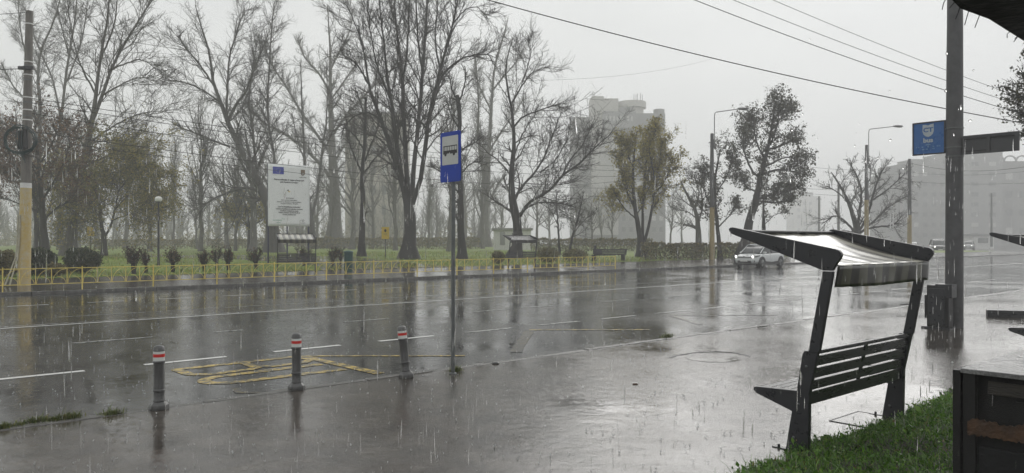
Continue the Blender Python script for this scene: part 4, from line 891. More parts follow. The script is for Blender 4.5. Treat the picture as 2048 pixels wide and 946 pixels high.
bt('RAJA CONSTANȚA', .22,.905,.065,'green_print',.003); bt('REGIA DE APĂ', .25,.943,.04,'green_print',.002)
e1 = bp(.34,.88); b = MB()
for q in range(3): b.tube([(e1[0]-.05+.07*q+.035*math.cos(a_), yy-.002, e1[2]+.05*math.sin(a_)-.02*q) for a_ in [PI*i/8-0.5 for i in range(9)]], .006, 5)
b.build('emblem', M['green_print'], bn)
e2 = bp(.83,.91); b = MB(); b.tube([(e2[0]+.13*math.cos(a_), yy-.002, e2[2]-.03+.11*math.sin(a_)) for a_ in [.35+2.45*i/12 for i in range(13)]], .006, 5)
b.prism([(.0,.06),(.035,0),(.03,-.04),(-.03,-.04),(-.035,0)], lambda p: (e2[0]+p[0],yy,e2[2]+p[1]), lambda p: (e2[0]+p[0],yy-.002,e2[2]+p[1])); b.build('emblem', M['print_grey'], bn)
bt('APA ESTE VIAȚĂ', .83,.945,.04)

# ------------------------------------------------------------------ park furniture
a = G(697,545); t = thing('litter_bin', 'tall dark green bin beside the park path', 'litter bin', a); k = a.y/F
hh = 44*k; ww = 19*k
MB().lathe([(ww*.40,.02),(ww*.44,.10),(ww*.46,hh*.90),(ww*.50,hh*.905)],18).build('body', M['bin_green'], t, smooth=True)
MB().lathe([(ww*.52,hh*.905),(ww*.52,hh*.935),(ww*.45,hh*.97),(ww*.2,hh),(.01,hh)],18).build('lid', M['bin_green'], t, smooth=True)
for q in range(3): MB().lathe([(ww*.475,hh*(.25+.25*q)),(ww*.485,hh*(.25+.25*q)+.02),(ww*.475,hh*(.25+.25*q)+.04)],18).build('hoop', M['bin_green'], t, smooth=True)
def ysign(label, px, Yk, w, h, toppx, notch):
    a = G(*px) if Yk is None else RG(px[0],Yk); k = a.y/F
    t = thing('park_sign', label, 'sign', a); zt = H+(HY-toppx)*k-a.z; hh = h*k; ww = w*k
    MB().tube([(0,0,-.05),(0,0,zt-hh*.2)],.035,8).build('post', M['charcoal'], t)
    poly = [(-ww/2,0),(ww/2,0),(ww/2,hh),(-ww/2,hh)] if not notch else [(-ww/2,0),(ww/2,0),(ww/2,hh*.45),(ww*.2,hh*.55),(ww*.42,hh*.8),(ww*.1,hh),(-ww/2,hh)]
    bd = MB().prism(poly, lambda p: (p[0],-.045,zt-hh+p[1]), lambda p: (p[0],-.07,zt-hh+p[1])).build('board', M['yellow_board'], t)
    if not notch:
        MB().prism([(-.06,.1),(.06,.1),(.09,0),(.04,-.12),(-.04,-.12),(-.09,0)], lambda p: (p[0],-.071,zt-hh*.3+p[1]), lambda p: (p[0],-.074,zt-hh*.3+p[1])).build('emblem', M['black'], bd)
        for q in range(2): MB().box(-.14+.02*q,.14-.02*q,-.074,-.071,zt-hh*(.52+.12*q)-.02,zt-hh*(.52+.12*q)).build('lettering', M['print_grey'], bd)
ysign('yellow rectangular park sign on a post left of the largest dark tree', (771,515), None, 15, 24, 454, False)
ysign('small yellow park sign with a notched corner near the olive tree', (182,504), 62, 15, 19, 453, True)
def park_lamp(label, px, top):
    a = G(*px); k = a.y/F; t = thing('park_lamp', label, 'park lamp', a, 0, None); h = H+(HY-top)*k-a.z
    MB().tube([(0,0,-.05),(0,0,.5),(0,0,h-.28)],[.075,.055,.045],10).build('post', M['charcoal'], t, smooth=True)
    MB().lathe([(.06,h-.30),(.11,h-.27),(.10,h-.24)],12).build('collar', M['charcoal'], t, smooth=True)
    MB().lathe([(.08,h-.24),(.16,h-.20),(.18,h-.12),(.17,h-.04),(.10,h+.02),(.01,h+.035)],14).build('globe', M['lamp_globe'], t, smooth=True)
park_lamp('black park lamp with a white globe, standing among the wine red shrubs', (317,532), 394)
park_lamp('black park lamp with a white globe beside the pale leaning tree', (134,506), 404)

# ------------------------------------------------------------------ poles and lamps
def leaning(base, top, r0, r1, k=14, n=8):
    return [Vector(base).lerp(Vector(top), i/(n-1)) for i in range(n)], [r0+(r1-r0)*i/(n-1) for i in range(n)]
a = G(48,571); k = a.y/F
t = thing('utility_pole', 'weathered pole with a yellow painted base and a hanging cable coil', 'utility pole', a)
top = Vector(((59-CX)*k-a.x, 0, H+(HY-22)*k-a.z)); L_ = lambda z: top*(z/top.z)
z_y = H+(HY-376)*k-a.z; z_w = H+(HY-366)*k-a.z; r0 = 11.5*k; r1 = 6.5*k; rr = lambda z: r0+(r1-r0)*z/top.z
MB().tube([L_(z) for z in (-.1,z_y*.33,z_y*.66,z_y)], [rr(z)+.004 for z in (0,z_y*.33,z_y*.66,z_y)], 20).build('painted_base', M['yellow_pole'], t, smooth=True)
MB().tube([L_(z_y+.002),L_(z_w)], [rr(z_y)+.006,rr(z_w)+.006], 20).build('white_band', M['white_band'], t, smooth=True)
MB().tube([L_(z_w+.002),L_((z_w+top.z)/2),L_(top.z)], [rr(z_w),rr((z_w+top.z)/2),rr(top.z)], 20).build('pole', M['grey_pole'], t, smooth=True)
for y in (48,124,132,150,160,195,205,220,232,240):
    z = H+(HY-y)*k-a.z; MB().tube([L_(z-.02),L_(z+.02)], rr(z)+.012, 16).build('strap', M['white_band'] if y in (48,124,150,195,220,240) else M['steel'], t)
z = H+(HY-138)*k-a.z; p = L_(z); MB().box(p.x-.25,p.x+.30,-.22,-.12,z-.06,z+.06).build('cross_bracket', M['charcoal'], t)
zc_ = H+(HY-283)*k-a.z; p = L_(zc_); b = MB()
for q in range(7):
    ox, oz, ra, rb, ph = random.uniform(-.05,.05), random.uniform(-.05,.05), random.uniform(.48,.60), random.uniform(.45,.56), random.uniform(0,6)
    b.tube([(p.x-.02+ox+(ra+.02*math.sin(3*a_+ph))*math.cos(a_), -.30-.015*q, zc_+oz+(rb+.02*math.sin(2*a_+ph))*math.sin(a_)) for a_ in [2*PI*i/36 for i in range(37)]], .014, 6)
for q in range(3):
    b.tube([(p.x-.1+.08*q,-.36,zc_+.5),(p.x-.16+.1*q,-.38,zc_+.1),(p.x-.08+.07*q,-.36,zc_-.3),(p.x+.05+.05*q,-.33,zc_-.62-.1*q)], .012, 6)
b.build('cable_coil', M['coil'], t, smooth=True)
MB().box(p.x-.12,p.x+.06,-.34,-.20,zc_-.32,zc_+.36).build('junction_box', M['black'], t, bevel=.02)
MB().tube([(p.x+.14,-.3,zc_+.40),(p.x+.15,-.3,zc_-.30)],.085,10).build('splice_case', M['black'], t, smooth=True)
z2 = H+(HY-314)*k-a.z; MB().tube([(p.x+.1,-.15,z2+.06),(p.x+.62,-.25,z2-.04)],.05,8).build('bracket_arm', M['grey_pole'], t)
for q, dx in enumerate((-.14,-.07)):
    pts = [(L_(z).x+dx*(1 if z > 1 else 1+(1-z)*1.4)-(.0 if z > 1 else .05), -rr(z)-.02-(0 if z > 1 else (1-z)*.25), z) for z in (H+(HY-430)*k-a.z, 2.1, 1.5, 1.0, .6, .25, .02)]
    MB().tube(pts, .028, 8).build('conduit', M['conduit'], t, smooth=True)

def street_lamp(label, base, ptop, armtop, headx, ybar, group):
    k = base.y/F; t = thing('street_lamp', label, 'street lamp', base, 0, group)
    h = H+(HY-ptop)*k-base.z; zt = H+(HY-armtop)*k-base.z; zy = H+(HY-ybar)*k-base.z
    MB().tube([(0,0,-.1),(0,0,zy)], [.21,.19], 14).build('painted_base', M['dull_yellow_pole'], t, smooth=True)
    MB().tube([(0,0,zy+.002),(0,0,h)], [.185,.125], 14).build('pole', M['concrete_pole'], t, smooth=True)
    x1 = headx*k; zh = zt+.25
    pts = [(.18,-.05,h-1.2),(.18,-.05,zt-.35),(.21,-.05,zt-.12),(.32,-.05,zt-.02),(x1*.5,-.05,zt+.12),(x1-.55,-.05,zh-.02)]
    MB().tube(pts, .035, 8).build('arm', M['lamp_grey'], t, smooth=True)
    hd = MB().loft([[(x1-.60+q, -.05+w*math.cos(a_), zh+hh*math.sin(a_)) for a_ in [2*PI*i/10 for i in range(10)]] for q, w, hh in ((0,.05,.05),(.12,.10,.09),(.4,.17,.11),(.75,.15,.09),(.9,.05,.03))]).build('lamp_head', M['lamp_grey'], t, smooth=True)
    MB().loft([[(x1-.22+q, -.05+w*math.cos(a_), zh-.085+.05*math.sin(a_)) for a_ in [2*PI*i/10 for i in range(10)]] for q, w in ((0,.06),(.15,.11),(.35,.09),(.42,.03))]).build('lamp_glass', M['headlight_off'], hd, smooth=True)
    return t
l1 = G(1424,519); street_lamp('street lamp beside the sparse dark leaved tree, nearer of the two', l1, 267, 224, 66, 415, None)
l2 = RG(1733,71); street_lamp('street lamp among the branches of the low round tree', l2, 290, 258, 66, 400, None)
l3 = RG(1819,81); k = l3.y/F
t = thing('utility_pole', 'pole with a yellow lower half right of the low round tree', 'utility pole', l3); zt3 = H+(HY-320)*k
MB().tube([(0,0,-.1),(0,0,H+(HY-432)*k)],[.24,.21],14).build('painted_base', M['dull_yellow_pole'], t, smooth=True)
MB().tube([(0,0,H+(HY-432)*k+.002),(0,0,zt3)],[.205,.15],14).build('pole', M['concrete_pole'], t, smooth=True)
for x, y, Y, lab in ((1677,378,127,'dim pole fading in the haze left of the low round tree, taller one'),(1638,398,158,'faintest dim pole far off above the near canopy'),(1983,392,150,'dim pole standing before the long grey apartment block')):
    q = RG(x,Y); t = thing('utility_pole', lab, 'utility pole', q); MB().tube([(0,0,-.1),(0,0,H+(HY-y)*Y/F)],[.24,.16],10).build('pole', M['concrete_pole'], t, smooth=True)
    MB().box(-.5,.5,-.06,.06,H+(HY-y)*Y/F-.6,H+(HY-y)*Y/F-.5).build('cross_arm', M['concrete_pole'], t)

# tall light pole on the near pavement with its signs and cabinet
t = thing('light_pole', 'tall dark concrete light pole standing in the flooded near pavement', 'light pole', W(16.8,5.72,0), RZ)
MB().tube([(0,0,-.1),(0.02,.0,4),(.05,-.01,9.5)],[.165,.155,.125],24).build('pole', M['concrete_pole'], t, smooth=True)
for z in (3.42,3.60,3.98): MB().tube([(.015,0,z-.012),(.015,0,z+.012)],.168,24).build('band', M['steel'], t, smooth=True)
ct = thing('bus_sign_panel', 'square blue panel with a shield and the word bus on the concrete light pole', 'sign', W(16.8,5.90,3.83), RZ)
pl = MB().box(-.02,.02,0,.58,-.31,.31).build('panel', M['ct_blue'], ct)
MB().box(-.03,.03,-.03,0,-.335,.335).box(-.03,.03,.58,.605,-.335,.335).box(-.03,.03,0,.58,.312,.337).box(-.03,.03,0,.58,-.337,-.312).build('frame', M['charcoal'], ct)
MB().box(-.015,.015,-.055,-.031,.22,.26).box(-.015,.015,-.055,-.031,-.24,-.20).build('bracket', M['charcoal'], ct)
yc = .30
MB().prism([(-.105,.235),(-.05,.232),(0,.215),(.05,.235),(.105,.245),(.108,.10),(.09,.04),(.05,0),(0,-.02),(-.05,0),(-.09,.04),(-.108,.10)], lambda p: (-.021,yc-p[0],.045+p[1]), lambda p: (-.0235,yc-p[0],.045+p[1])).build('shield_emblem', M['ct_grey'], pl)
RT, UP = (0,-1,0), (0,0,1)
text('lettering', 'CT', .125, (-.026,yc,.165), RT, UP, M['ct_blue'], pl, bold=.004, xs=1.15)
text('lettering', 'bus', .125, (-.026,yc,-.045), RT, UP, M['ct_grey'], pl, bold=.005, xs=1.1)
text('lettering', 'stație', .04, (-.026,yc,-.13), RT, UP, M['ct_pale'], pl, bold=.002)
for y_, s_ in ((.50,'3  5'),(.41,'40'),(.30,'43'),(.20,'44'),(.10,'48 51')): text('lettering', s_, .034, (-.026,y_,-.175), RT, UP, M['ct_pale'], pl, bold=.002)
text('lettering', '100  101', .034, (-.026,.36,-.225), RT, UP, M['ct_pale'], pl, bold=.002); text('lettering', '102', .034, (-.026,.2,-.22), RT, UP, M['ct_pale'], pl, bold=.002)
bd = thing('display_board', 'grey back of a long display board on the concrete light pole', 'display board', W(16.8,5.54,3.62), RZ)
MB().box(-.035,.05,-.94,-.001,-.165,.165).build('back_panel', M['board_grey'], bd)
MB().box(-.06,-.036,-.96,-.001,.13,.185).box(-.06,-.036,-.96,-.001,-.185,-.14).box(-.06,-.036,-.96,-.89,-.139,.129).box(-.055,-.036,-.47,-.42,-.139,.129).build('frame', M['board_grey'], bd)
MB().box(-.045,-.036,-.41,-.02,.10,.125).box(-.045,-.036,-.88,-.48,.10,.125).box(-.045,-.036,-.41,-.02,-.135,-.115).build('shadow_strip', M['black'], bd)  # black strips stand in for the shade along the inner frame edges
cb = thing('cabinet', 'black metal cabinet standing against the foot of the concrete light pole', 'cabinet', W(16.40,5.83,0), RZ)
MB().box(-.13,.13,-.19,.21,.04,.86).build('body', M['black'], cb, bevel=.012)
MB().box(-.152,-.131,-.13,.17,.10,.80).build('door', M['charcoal'], cb, bevel=.006)
MB().box(-.12,.12,.212,.255,.20,.66).build('side_box', M['black'], cb, bevel=.006)
MB().box(-.16,.15,-.22,.30,-.02,.04).build('plinth', M['charcoal'], cb)
MB().box(-.145,.135,-.25,.05,.62,.885).build('lid', M['charcoal'], cb, bevel=.01)
a, c = G(1975,634,0), G(2110,638,0); d = c-a
t = thing('timber_beam', 'long dark beam lying in the water past the concrete light pole', 'beam', a, math.atan2(d.y,d.x))
MB().box(0,2.4,0,.16,-.02,.16).build('beam', M['slat'], t, bevel=.01); 
for x in (.25,2.0): MB().box(x,x+.12,-.03,.2,-.06,-.021).build('foot', M['charcoal'], t)

# ------------------------------------------------------------------ overhead cables
def cable(label, p, q, sag, r=.012):
    p, q = Vector(p), Vector(q); pts = [p.lerp(q,i/20)-Vector((0,0,sag*4*(i/20)*(1-i/20))) for i in range(21)]
    MBo = MB().tube([x-p for x in pts], r, 6).build('overhead_cable', M['cable'], None, smooth=True); MBo.location = p
    tag(MBo, label, 'cable', None)
pl0 = G(48,571)
def onpole(y): k = pl0.y/F; return Vector(((48+11*(571-y)/549.-CX)*k, pl0.y-.1, H+(HY-y)*k))
lamp = lambda L, y: Vector((L.x, L.y-.1, H+(HY-y)*L.y/F))
cable('upper cable from the banded pole across the billboard to the nearer street lamp', onpole(196), lamp(l1,335), .75)
cable('second cable from the banded pole, just under the upper one', onpole(205), lamp(l1,343), .8)
cable('third cable from the banded pole dipping lowest before the largest tree', onpole(226), lamp(l1,348), 1.0)
cable('low cable from the coil of the banded pole crossing the billboard face', onpole(262), lamp(l1,372), .9)
cable('lowest pale cable crossing the billboard below the flag emblem', onpole(276), lamp(l1,392), .8, .009)
cable('pair of thin cables rising right from the banded pole top', onpole(50), R(1424,118,70), 2.0, .008)
cable('cable from the banded pole bracket leaving the picture on the left', onpole(138), R(-300,132,24), .1, .014)
cable('thin cable from the banded pole top leaving the picture on the left', onpole(26), R(-300,30,24), .1, .010)
cable('cable between the two street lamps at pole top height', lamp(l1,291), lamp(l2,340), .55)
cable('cable between the two street lamps at middle height', lamp(l1,350), lamp(l2,380), .4)
cable('lower cable between the two street lamps', lamp(l1,360), lamp(l2,393), .3)
cable('cable from the second street lamp to the yellow footed pole', lamp(l2,312), lamp(l3,326), .15)
cable('middle cable from the second street lamp to the yellow footed pole', lamp(l2,345), lamp(l3,345), .2)
cable('thick sagging cable before the grey apartment block', lamp(l3,326), R(2150,312,60), 1.0, .02)
cable('straight cable before the grey apartment block', lamp(l3,345), R(2150,330,60), .5)
cable('lower straight cable before the grey apartment block', lamp(l3,363), R(2150,360,60), .3)
cable('cable from the far left sky joining the nearer street lamp from the park', R(1000,380,62), lamp(l1,340), .2)
cable('long black cable sloping down across the sky to the concrete light pole', R(700,-80,17), R(2300,288,19), .35, .011)
cable('upper right cable, lowest of the three leaving the top edge', R(1300,-36,20), R(2200,270,26), .25, .010)
cable('upper right cable, middle of the three leaving the top edge', R(1380,-36,24), R(2200,258,32), .25, .009)
cable('upper right cable, highest of the three leaving the top edge', R(1450,-42,26), R(2200,246,36), .25, .009)

# ------------------------------------------------------------------ cars
def make_car(label, loc, heading, paint, scale=1.0, suv=0.0, lights=True):
    """x forward, y left; origin on the ground under the centre"""
    t = thing('parked_car' if 'parked' in label else 'car', label, 'car', loc, heading); Lc = 4.36; wd = .90; hgt = 1.56+suv
    st = [(-2.18,.60,.42,.78,.62),(-2.12,.78,.30,.92,.70),(-1.75,.86,.24,1.04,.80),(-1.0,.895,.22,1.02,.84),(0,.90,.22,.98,.85),(.9,.90,.22,.97,.84),(1.25,.895,.23,.95,.82),(1.75,.85,.24,.86,.74),(2.05,.76,.26,.74,.62),(2.18,.60,.38,.62,.50)]
    rings = []
    for x, w, zl, zh, wt in st:
        zh += suv*.55; zm = zl+(zh-zl)*.55
        half = [(w*.86,zl),(w,zl+.12),(w*1.005,zm),(w*.975,zl+(zh-zl)*.80),(wt,zh)]
        rings.append([(x,y,z) for y,z in half]+[(x,0,zh+.025)]+[(x,-y,z) for y,z in reversed(half)]+[(x,0,zl)])
    body = MB().loft(rings).build('body', paint, t, smooth=True)
    m = body.modifiers.new('sub','SUBSURF'); m.levels = m.render_levels = 1
    gl = [(-1.85,.74,.98,.60,1.08),(-1.35,.78,.97,.60,hgt-.10),(-.6,.80,.96,.62,hgt-.005),(.15,.80,.95,.62,hgt-.01),(.55,.80,.94,.60,hgt-.08),(1.35,.70,.93,.60,.99)]
    rings = [[(x,wb,zb+suv*.5),(x,wt,max(zt,zb+.03+suv*.5)),(x,-wt,max(zt,zb+.03+suv*.5)),(x,-wb,zb+suv*.5)] for x,wb,zb,wt,zt in gl]
    MB().loft(rings).build('window', M['glass'], t, smooth=True)
    r = [(-1.40,.60,hgt-.12),(-1.25,.61,hgt-.03),(-.6,.625,hgt+.012),(.15,.625,hgt+.008),(.42,.60,hgt-.035)]
    MB().loft([[(x,w,z-.03),(x,w*.9,z+.012),(x,0,z+.03),(x,-w*.9,z+.012),(x,-w,z-.03)] for x,w,z in r]).build('roof', paint, t, smooth=True)
    for sy in (1,-1):
        b = MB(); b.tube([(1.32,sy*.72,.97+suv*.5),(.42,sy*.615,hgt-.05)],.034,6); b.build('front_pillar', paint, t, smooth=True)
        MB().tube([(-.12,sy*.80,.97+suv*.5),(-.18,sy*.63,hgt-.02)],.04,6).build('middle_pillar', M['trim'], t, smooth=True)
        MB().tube([(-1.88,sy*.74,.98+suv*.5),(-1.30,sy*.62,hgt-.06)],.075,6).build('rear_pillar', paint, t, smooth=True)
        MB().loft([[(x,sy*(.84+.11*math.cos(a_)),1.0+suv*.4+.075*math.sin(a_)) for a_ in [2*PI*i/8 for i in range(8)]] for x in (.88,.95,1.02)]).build('mirror', paint, t, smooth=True)
        MB().tube([(-1.0,sy*.905,.98-.02+suv*.4),(0,sy*.912,.94+suv*.4),(.9,sy*.908,.92+suv*.4)],.008,5).build('waist_trim', M['trim'], t)
        MB().loft([[(x,sy*y,z0),(x,sy*(y+.016),z0+.02),(x,sy*(y+.016),z1),(x,sy*y,z1+.02)] for x,y,z0,z1 in ((-.95,.895,.22,.42),(0,.90,.22,.36),(.95,.895,.22,.42))]).build('sill', M['trim'], t)
        for x in (1.36,-1.30):
            arch = MB(); ro, ri = .415, .30
            pts = [(x+ro*math.cos(a_), .335+ro*math.sin(a_)) for a_ in [PI*i/14-.12 for i in range(15)]]
            arch.loft([[(p[0],sy*.80,p[1]),(p[0],sy*.918,p[1]),(x+(p[0]-x)*.80,sy*.918,.335+(p[1]-.335)*.80),(x+(p[0]-x)*.80,sy*.80,.335+(p[1]-.335)*.80)] for p in pts]).build('wheel_arch', M['trim'], t, smooth=True)
            w_ = bpy.data.objects.new('wheel', None); COL.objects.link(w_); w_.parent = t; w_.location = (x, sy*.80, .335)
            prof = [(.20,-.105),(.315,-.105),(.335,-.08),(.337,.08),(.315,.115),(.235,.115),(.228,.06)]
            b = MB().lathe(prof, 26); b.v = [(p[0],p[2]*sy,p[1]) for p in b.v]; b.build('tyre', M['tyre'], w_, smooth=True)
            b = MB()
            for q in range(5):
                a_ = 2*PI*q/5
                for da in (-.13,.13):
                    b.tube([(.04*math.cos(a_),sy*.10,.04*math.sin(a_)),(.225*math.cos(a_+da),sy*.098,.225*math.sin(a_+da))],[.026,.016],5)
            b.tube([(.228*math.cos(a_),sy*.10,.228*math.sin(a_)) for a_ in [2*PI*i/24 for i in range(25)]],.014,5,False); b.build('rim', M['alloy'], w_, smooth=True)
            b = MB().lathe([(.0,.02),(.21,.02),(.21,.05),(.0,.05)],20); b.v = [(p[0],p[2]*sy,p[1]) for p in b.v]; b.build('hub', M['trim'], w_)
        zl_ = .74+suv*.45
        MB().loft([[(x,sy*y,zl_+z0),(x,sy*(y+.03),zl_+z1),(x-.10,sy*(y+.02),zl_+z1+.02),(x-.12,sy*y,zl_+z0)] for x,y,z0,z1 in ((2.17,.46,-.03,.02),(2.11,.62,-.04,.05),(1.98,.78,-.02,.08),(1.78,.865,.03,.10))]).build('headlight', M['headlight_off'], t, smooth=True)
        if lights:
            b = MB().lathe([(.075,0),(.06,.03),(.0,.04)],12); b.v = [(2.145+p[2]*.6, sy*.60+p[0], zl_-.0+p[1]) for p in b.v]; b.build('lamp', M['headlight'], t, smooth=True)
        MB().box(2.02,2.09,sy*.64-.07,sy*.64+.07,.40,.50).build('fog_lamp', M['trim'], t)
        MB().loft([[(x,sy*y,z),(x,sy*(y+.02),z+.02),(x,sy*(y+.02),z+.12),(x,sy*y,z+.12)] for x,y,z in ((-2.17,.55,.78),(-2.0,.80,.84),(-1.8,.86,.88))]).build('tail_light', M['red_refl'], t)
    zz = .52+suv*.35
    MB().loft([[(x,-w,z-.10),(x,w,z-.10),(x-.03,w,z+.06),(x-.03,-w,z+.06)] for x,w,z in ((2.14,.50,.42),(2.205,.46,.42))]).build('lower_grille', M['trim'], t)
    MB().loft([[(x,-w,zz+.17),(x,w,zz+.17),(x,w,zz+.215),(x,-w,zz+.215)] for x,w in ((2.12,.55),(2.185,.50))]).build('upper_grille', M['trim'], t)
    MB().box(2.10,2.16,-.80,.80,.19,.30).build('bumper_lip', M['trim'], t)
    MB().box(2.205,2.222,-.26,.26,.42,.53).build('number_plate', M['plate'], t)
    b = MB().lathe([(.05,0),(.05,.01),(.02,.014)],12); b.v = [(2.19+p[2],p[0],zz+.235+p[1]*.7) for p in b.v]; b.build('badge', M['alloy'], t)
    MB().tube([(1.32,.35,.985+suv*.5),(.95,.05,1.20+suv*.5)],.008,4).tube([(1.32,-.15,.985+suv*.5),(.95,-.5,1.20+suv*.5)],.008,4).build('wiper', M['trim'], t)
    t.scale = (scale,)*3
    return t
back = math.atan2(-DY,-DX)
make_car('white parked crossover with lit headlights at the far kerb behind the near canopy', W(47.4,28.3,-.096), back+math.radians(4), M['car_white'])
q = RG(1876,108); make_car('dark off-road car driving toward the camera with bright headlights', (q.x,q.y,-.1), math.radians(-112), M['car_dark'], 1.12, .18)
q = RG(1822,92); make_car('white car half hidden behind the raised end of the near canopy', (q.x,q.y,-.1), math.radians(-118), M['car_white'], 1.0, 0)
q = RG(1938,150); make_car('distant silver car emerging right of the concrete light pole', (q.x,q.y,-.1), math.radians(-125), M['car_silver'], 1.0, .1)

# ------------------------------------------------------------------ buildings
def bbox(b, x0, x1, yt, yb, Y, dep, off=0.0):          # facade rectangle measured at distance Y, with real depth behind it
    k = Y/F; b.box((x0-CX)*k, (x1-CX)*k, Y+off, Y+off+dep, max(-.3, H+(HY-yb)*k), H+(HY-yt)*k)
def win_grid(parent, org, x0, x1, y0, y1, nx, ny, Y, off, w=.55, h=.5, light=.12):
    k = Y/F
    for j in range(ny):
        for i in range(nx):
            cx = x0+(x1-x0)*(i+.5)/nx; cy = y0+(y1-y0)*(j+.5)/ny; ww = (x1-x0)/nx*w/2; hh = (y1-y0)/ny*h/2
            b = MB(); b.box((cx-ww-CX)*k-org[0],(cx+ww-CX)*k-org[0],Y+off-.06-org[1],Y+off+.05-org[1],H+(HY-cy-hh)*k,H+(HY-cy+hh)*k)
            b.build('window', M['pane_light'] if random.random() < light else M['pane'], parent)
def shifted(b, org): b.v = [(p[0]-org[0],p[1]-org[1],p[2]-org[2]) for p in b.v]; return b
Yt = 235; og = (49,Yt,0)
t = thing('tower_block', 'grey concrete tower block with stacked roof drums and aerials behind the ochre tree', 'tower block', og)
b = MB(); bbox(b,1160,1331,262,500,Yt,17); shifted(b,og).build('wall', M['facade'], t)
b = MB(); bbox(b,1147,1184,231,490,Yt,12,3); shifted(b,og).build('side_wing', M['facade'], t)
b = MB(); bbox(b,1182,1206,195,470,Yt,9,-2.2); bbox(b,1206,1236,198,470,Yt,9,-1.0); shifted(b,og).build('stair_shaft', M['facade_pale'], t)
b = MB(); bbox(b,1204,1270,224,262,Yt,10,-1.5); shifted(b,og).build('upper_storey', M['facade'], t)
b = MB(); bbox(b,1203,1269,226,259,Yt,3,-3.0); shifted(b,og).build('front_panel', M['facade_dark'], t)
b = MB(); bbox(b,1237,1266,214,223,Yt,8,-.5); shifted(b,og).build('roof_box', M['facade'], t)
b = MB(); bbox(b,1268,1331,226,262,Yt,15,.4); shifted(b,og).build('right_block', M['facade_dark'], t)
k = Yt/F; cx_ = (1268-CX)*k-og[0]; zd = lambda y: H+(HY-y)*k
MB().lathe([(3.7,zd(228)),(3.7,zd(212.5)),(4.5,zd(212)),(4.55,zd(200)),(4.5,zd(199))],28,(cx_,4.9)).build('roof_drum', M['facade_pale'], t, smooth=True)
MB().lathe([(1.7,zd(262)),(1.7,zd(217.5)),(1.6,zd(217))],18,((1320-CX)*k-og[0],1.7)).build('corner_turret', M['facade'], t, smooth=True)
for x, y in ((1188,178),(1191,181),(1271,184),(1275,186),(1284,183),(1288,185),(1278,183)):
    MB().tube([((x-CX)*k-og[0],3,zd(200)),((x-CX)*k-og[0],3,zd(y))],.10,6).build('aerial', M['lamp_grey'], t)
win_grid(t, og, 1208,1264,234,246,8,1,Yt,-3.0,.5,.8,.5)
win_grid(t, og, 1240,1330,268,470,6,9,Yt,0,.5,.42,.25)
win_grid(t, og, 1163,1181,268,470,1,9,Yt,0,.5,.42,.25)
Ya = 262; og = (147,Ya,0)
t = thing('apartment_block', 'long grey apartment block with a stepped roof and arched parapets in the rain', 'apartment block', og)
b = MB(); bbox(b,1800,1897,328,505,Ya,16); shifted(b,og).build('wall', M['facade'], t)
b = MB(); bbox(b,1782,1800,346,505,Ya,15,.6); shifted(b,og).build('end_wall', M['facade'], t)
b = MB(); bbox(b,1897,2003,304,505,Ya,17,-.6); shifted(b,og).build('stair_tower', M['facade_dark'], t)
b = MB(); bbox(b,2003,2260,322,505,Ya,16,.4); shifted(b,og).build('wall', M['facade'], t)
b = MB(); bbox(b,1830,1892,317,327.5,Ya,10,2); bbox(b,1864,1872,312,317,Ya,2,3); shifted(b,og).build('roof_box', M['facade_dark'], t)
k = Ya/F
for x in (2000,2024,2048,2073,2098): 
    b = MB(); b.tube([((x+12*math.cos(a_)-CX)*k-og[0], 1.0, H+(HY-322+11*math.sin(a_))*k) for a_ in [PI*i/10 for i in range(11)]], .28, 6); b.build('parapet_arch', M['facade'], t, smooth=True)
win_grid(t, og, 1806,1894,338,480,5,7,Ya,0,.5,.42,.12); win_grid(t, og, 1930,2000,318,480,2,8,Ya,-.6,.4,.4,.25); win_grid(t, og, 2006,2250,334,480,9,4,Ya,.4,.5,.35,.12)
Yf = 560; og = (195,Yf,0)
t = thing('far_tower', 'very faint pale tower in the haze beyond the near canopy', 'tower block', og)
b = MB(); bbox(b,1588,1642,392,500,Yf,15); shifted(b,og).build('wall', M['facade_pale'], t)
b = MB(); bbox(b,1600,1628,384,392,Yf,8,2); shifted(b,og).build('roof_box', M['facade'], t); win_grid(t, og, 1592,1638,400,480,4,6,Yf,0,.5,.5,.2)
Yb = 185; og = (-32,Yb,0)
t = thing('apartment_block', 'beige building half hidden behind the trunks left of the largest tree', 'apartment block', og)
b = MB(); bbox(b,690,804,228,505,Yb,14); shifted(b,og).build('wall', M['beige'], t); b = MB(); bbox(b,686,808,224,228,Yb,15,-.4); shifted(b,og).build('roof', M['facade_dark'], t); win_grid(t, og, 694,800,240,480,5,6,Yb,0,.4,.45,.15)
Yk = 93; og = ((1022-CX)*Yk/F,Yk,gz(60))
t = thing('kiosk', 'low white kiosk behind the second canopy bench across the park', 'kiosk', og)
b = MB(); bbox(b,987,1062,460,510,Yk,5); shifted(b,og).build('wall', M['white_wall'], t); b = MB(); bbox(b,983,1066,456,459.8,Yk,5.6,-.3); shifted(b,og).build('roof', M['facade_dark'], t)
b = MB(); bbox(b,1000,1010,464,490,Yk,.1,-.06); shifted(b,og).build('door', M['facade_dark'], t)
b = MB(); bbox(b,1024,1046,466,478,Yk,.1,-.06); shifted(b,og).build('window', M['pane'], t)
Yk = 165; og = ((1966-CX)*Yk/F,Yk,0)
t = thing('kiosk', 'pale flat roofed kiosk at the foot of the long apartment block', 'kiosk', og)
b = MB(); bbox(b,1946,1988,472,500,Yk,5); shifted(b,og).build('wall', M['white_wall'], t); b = MB(); bbox(b,1943,1991,468,471.8,Yk,5.5,-.3); shifted(b,og).build('roof', M['facade_dark'], t); b = MB(); bbox(b,1956,1976,476,486,Yk,.1,-.06); shifted(b,og).build('window', M['pane'], t)

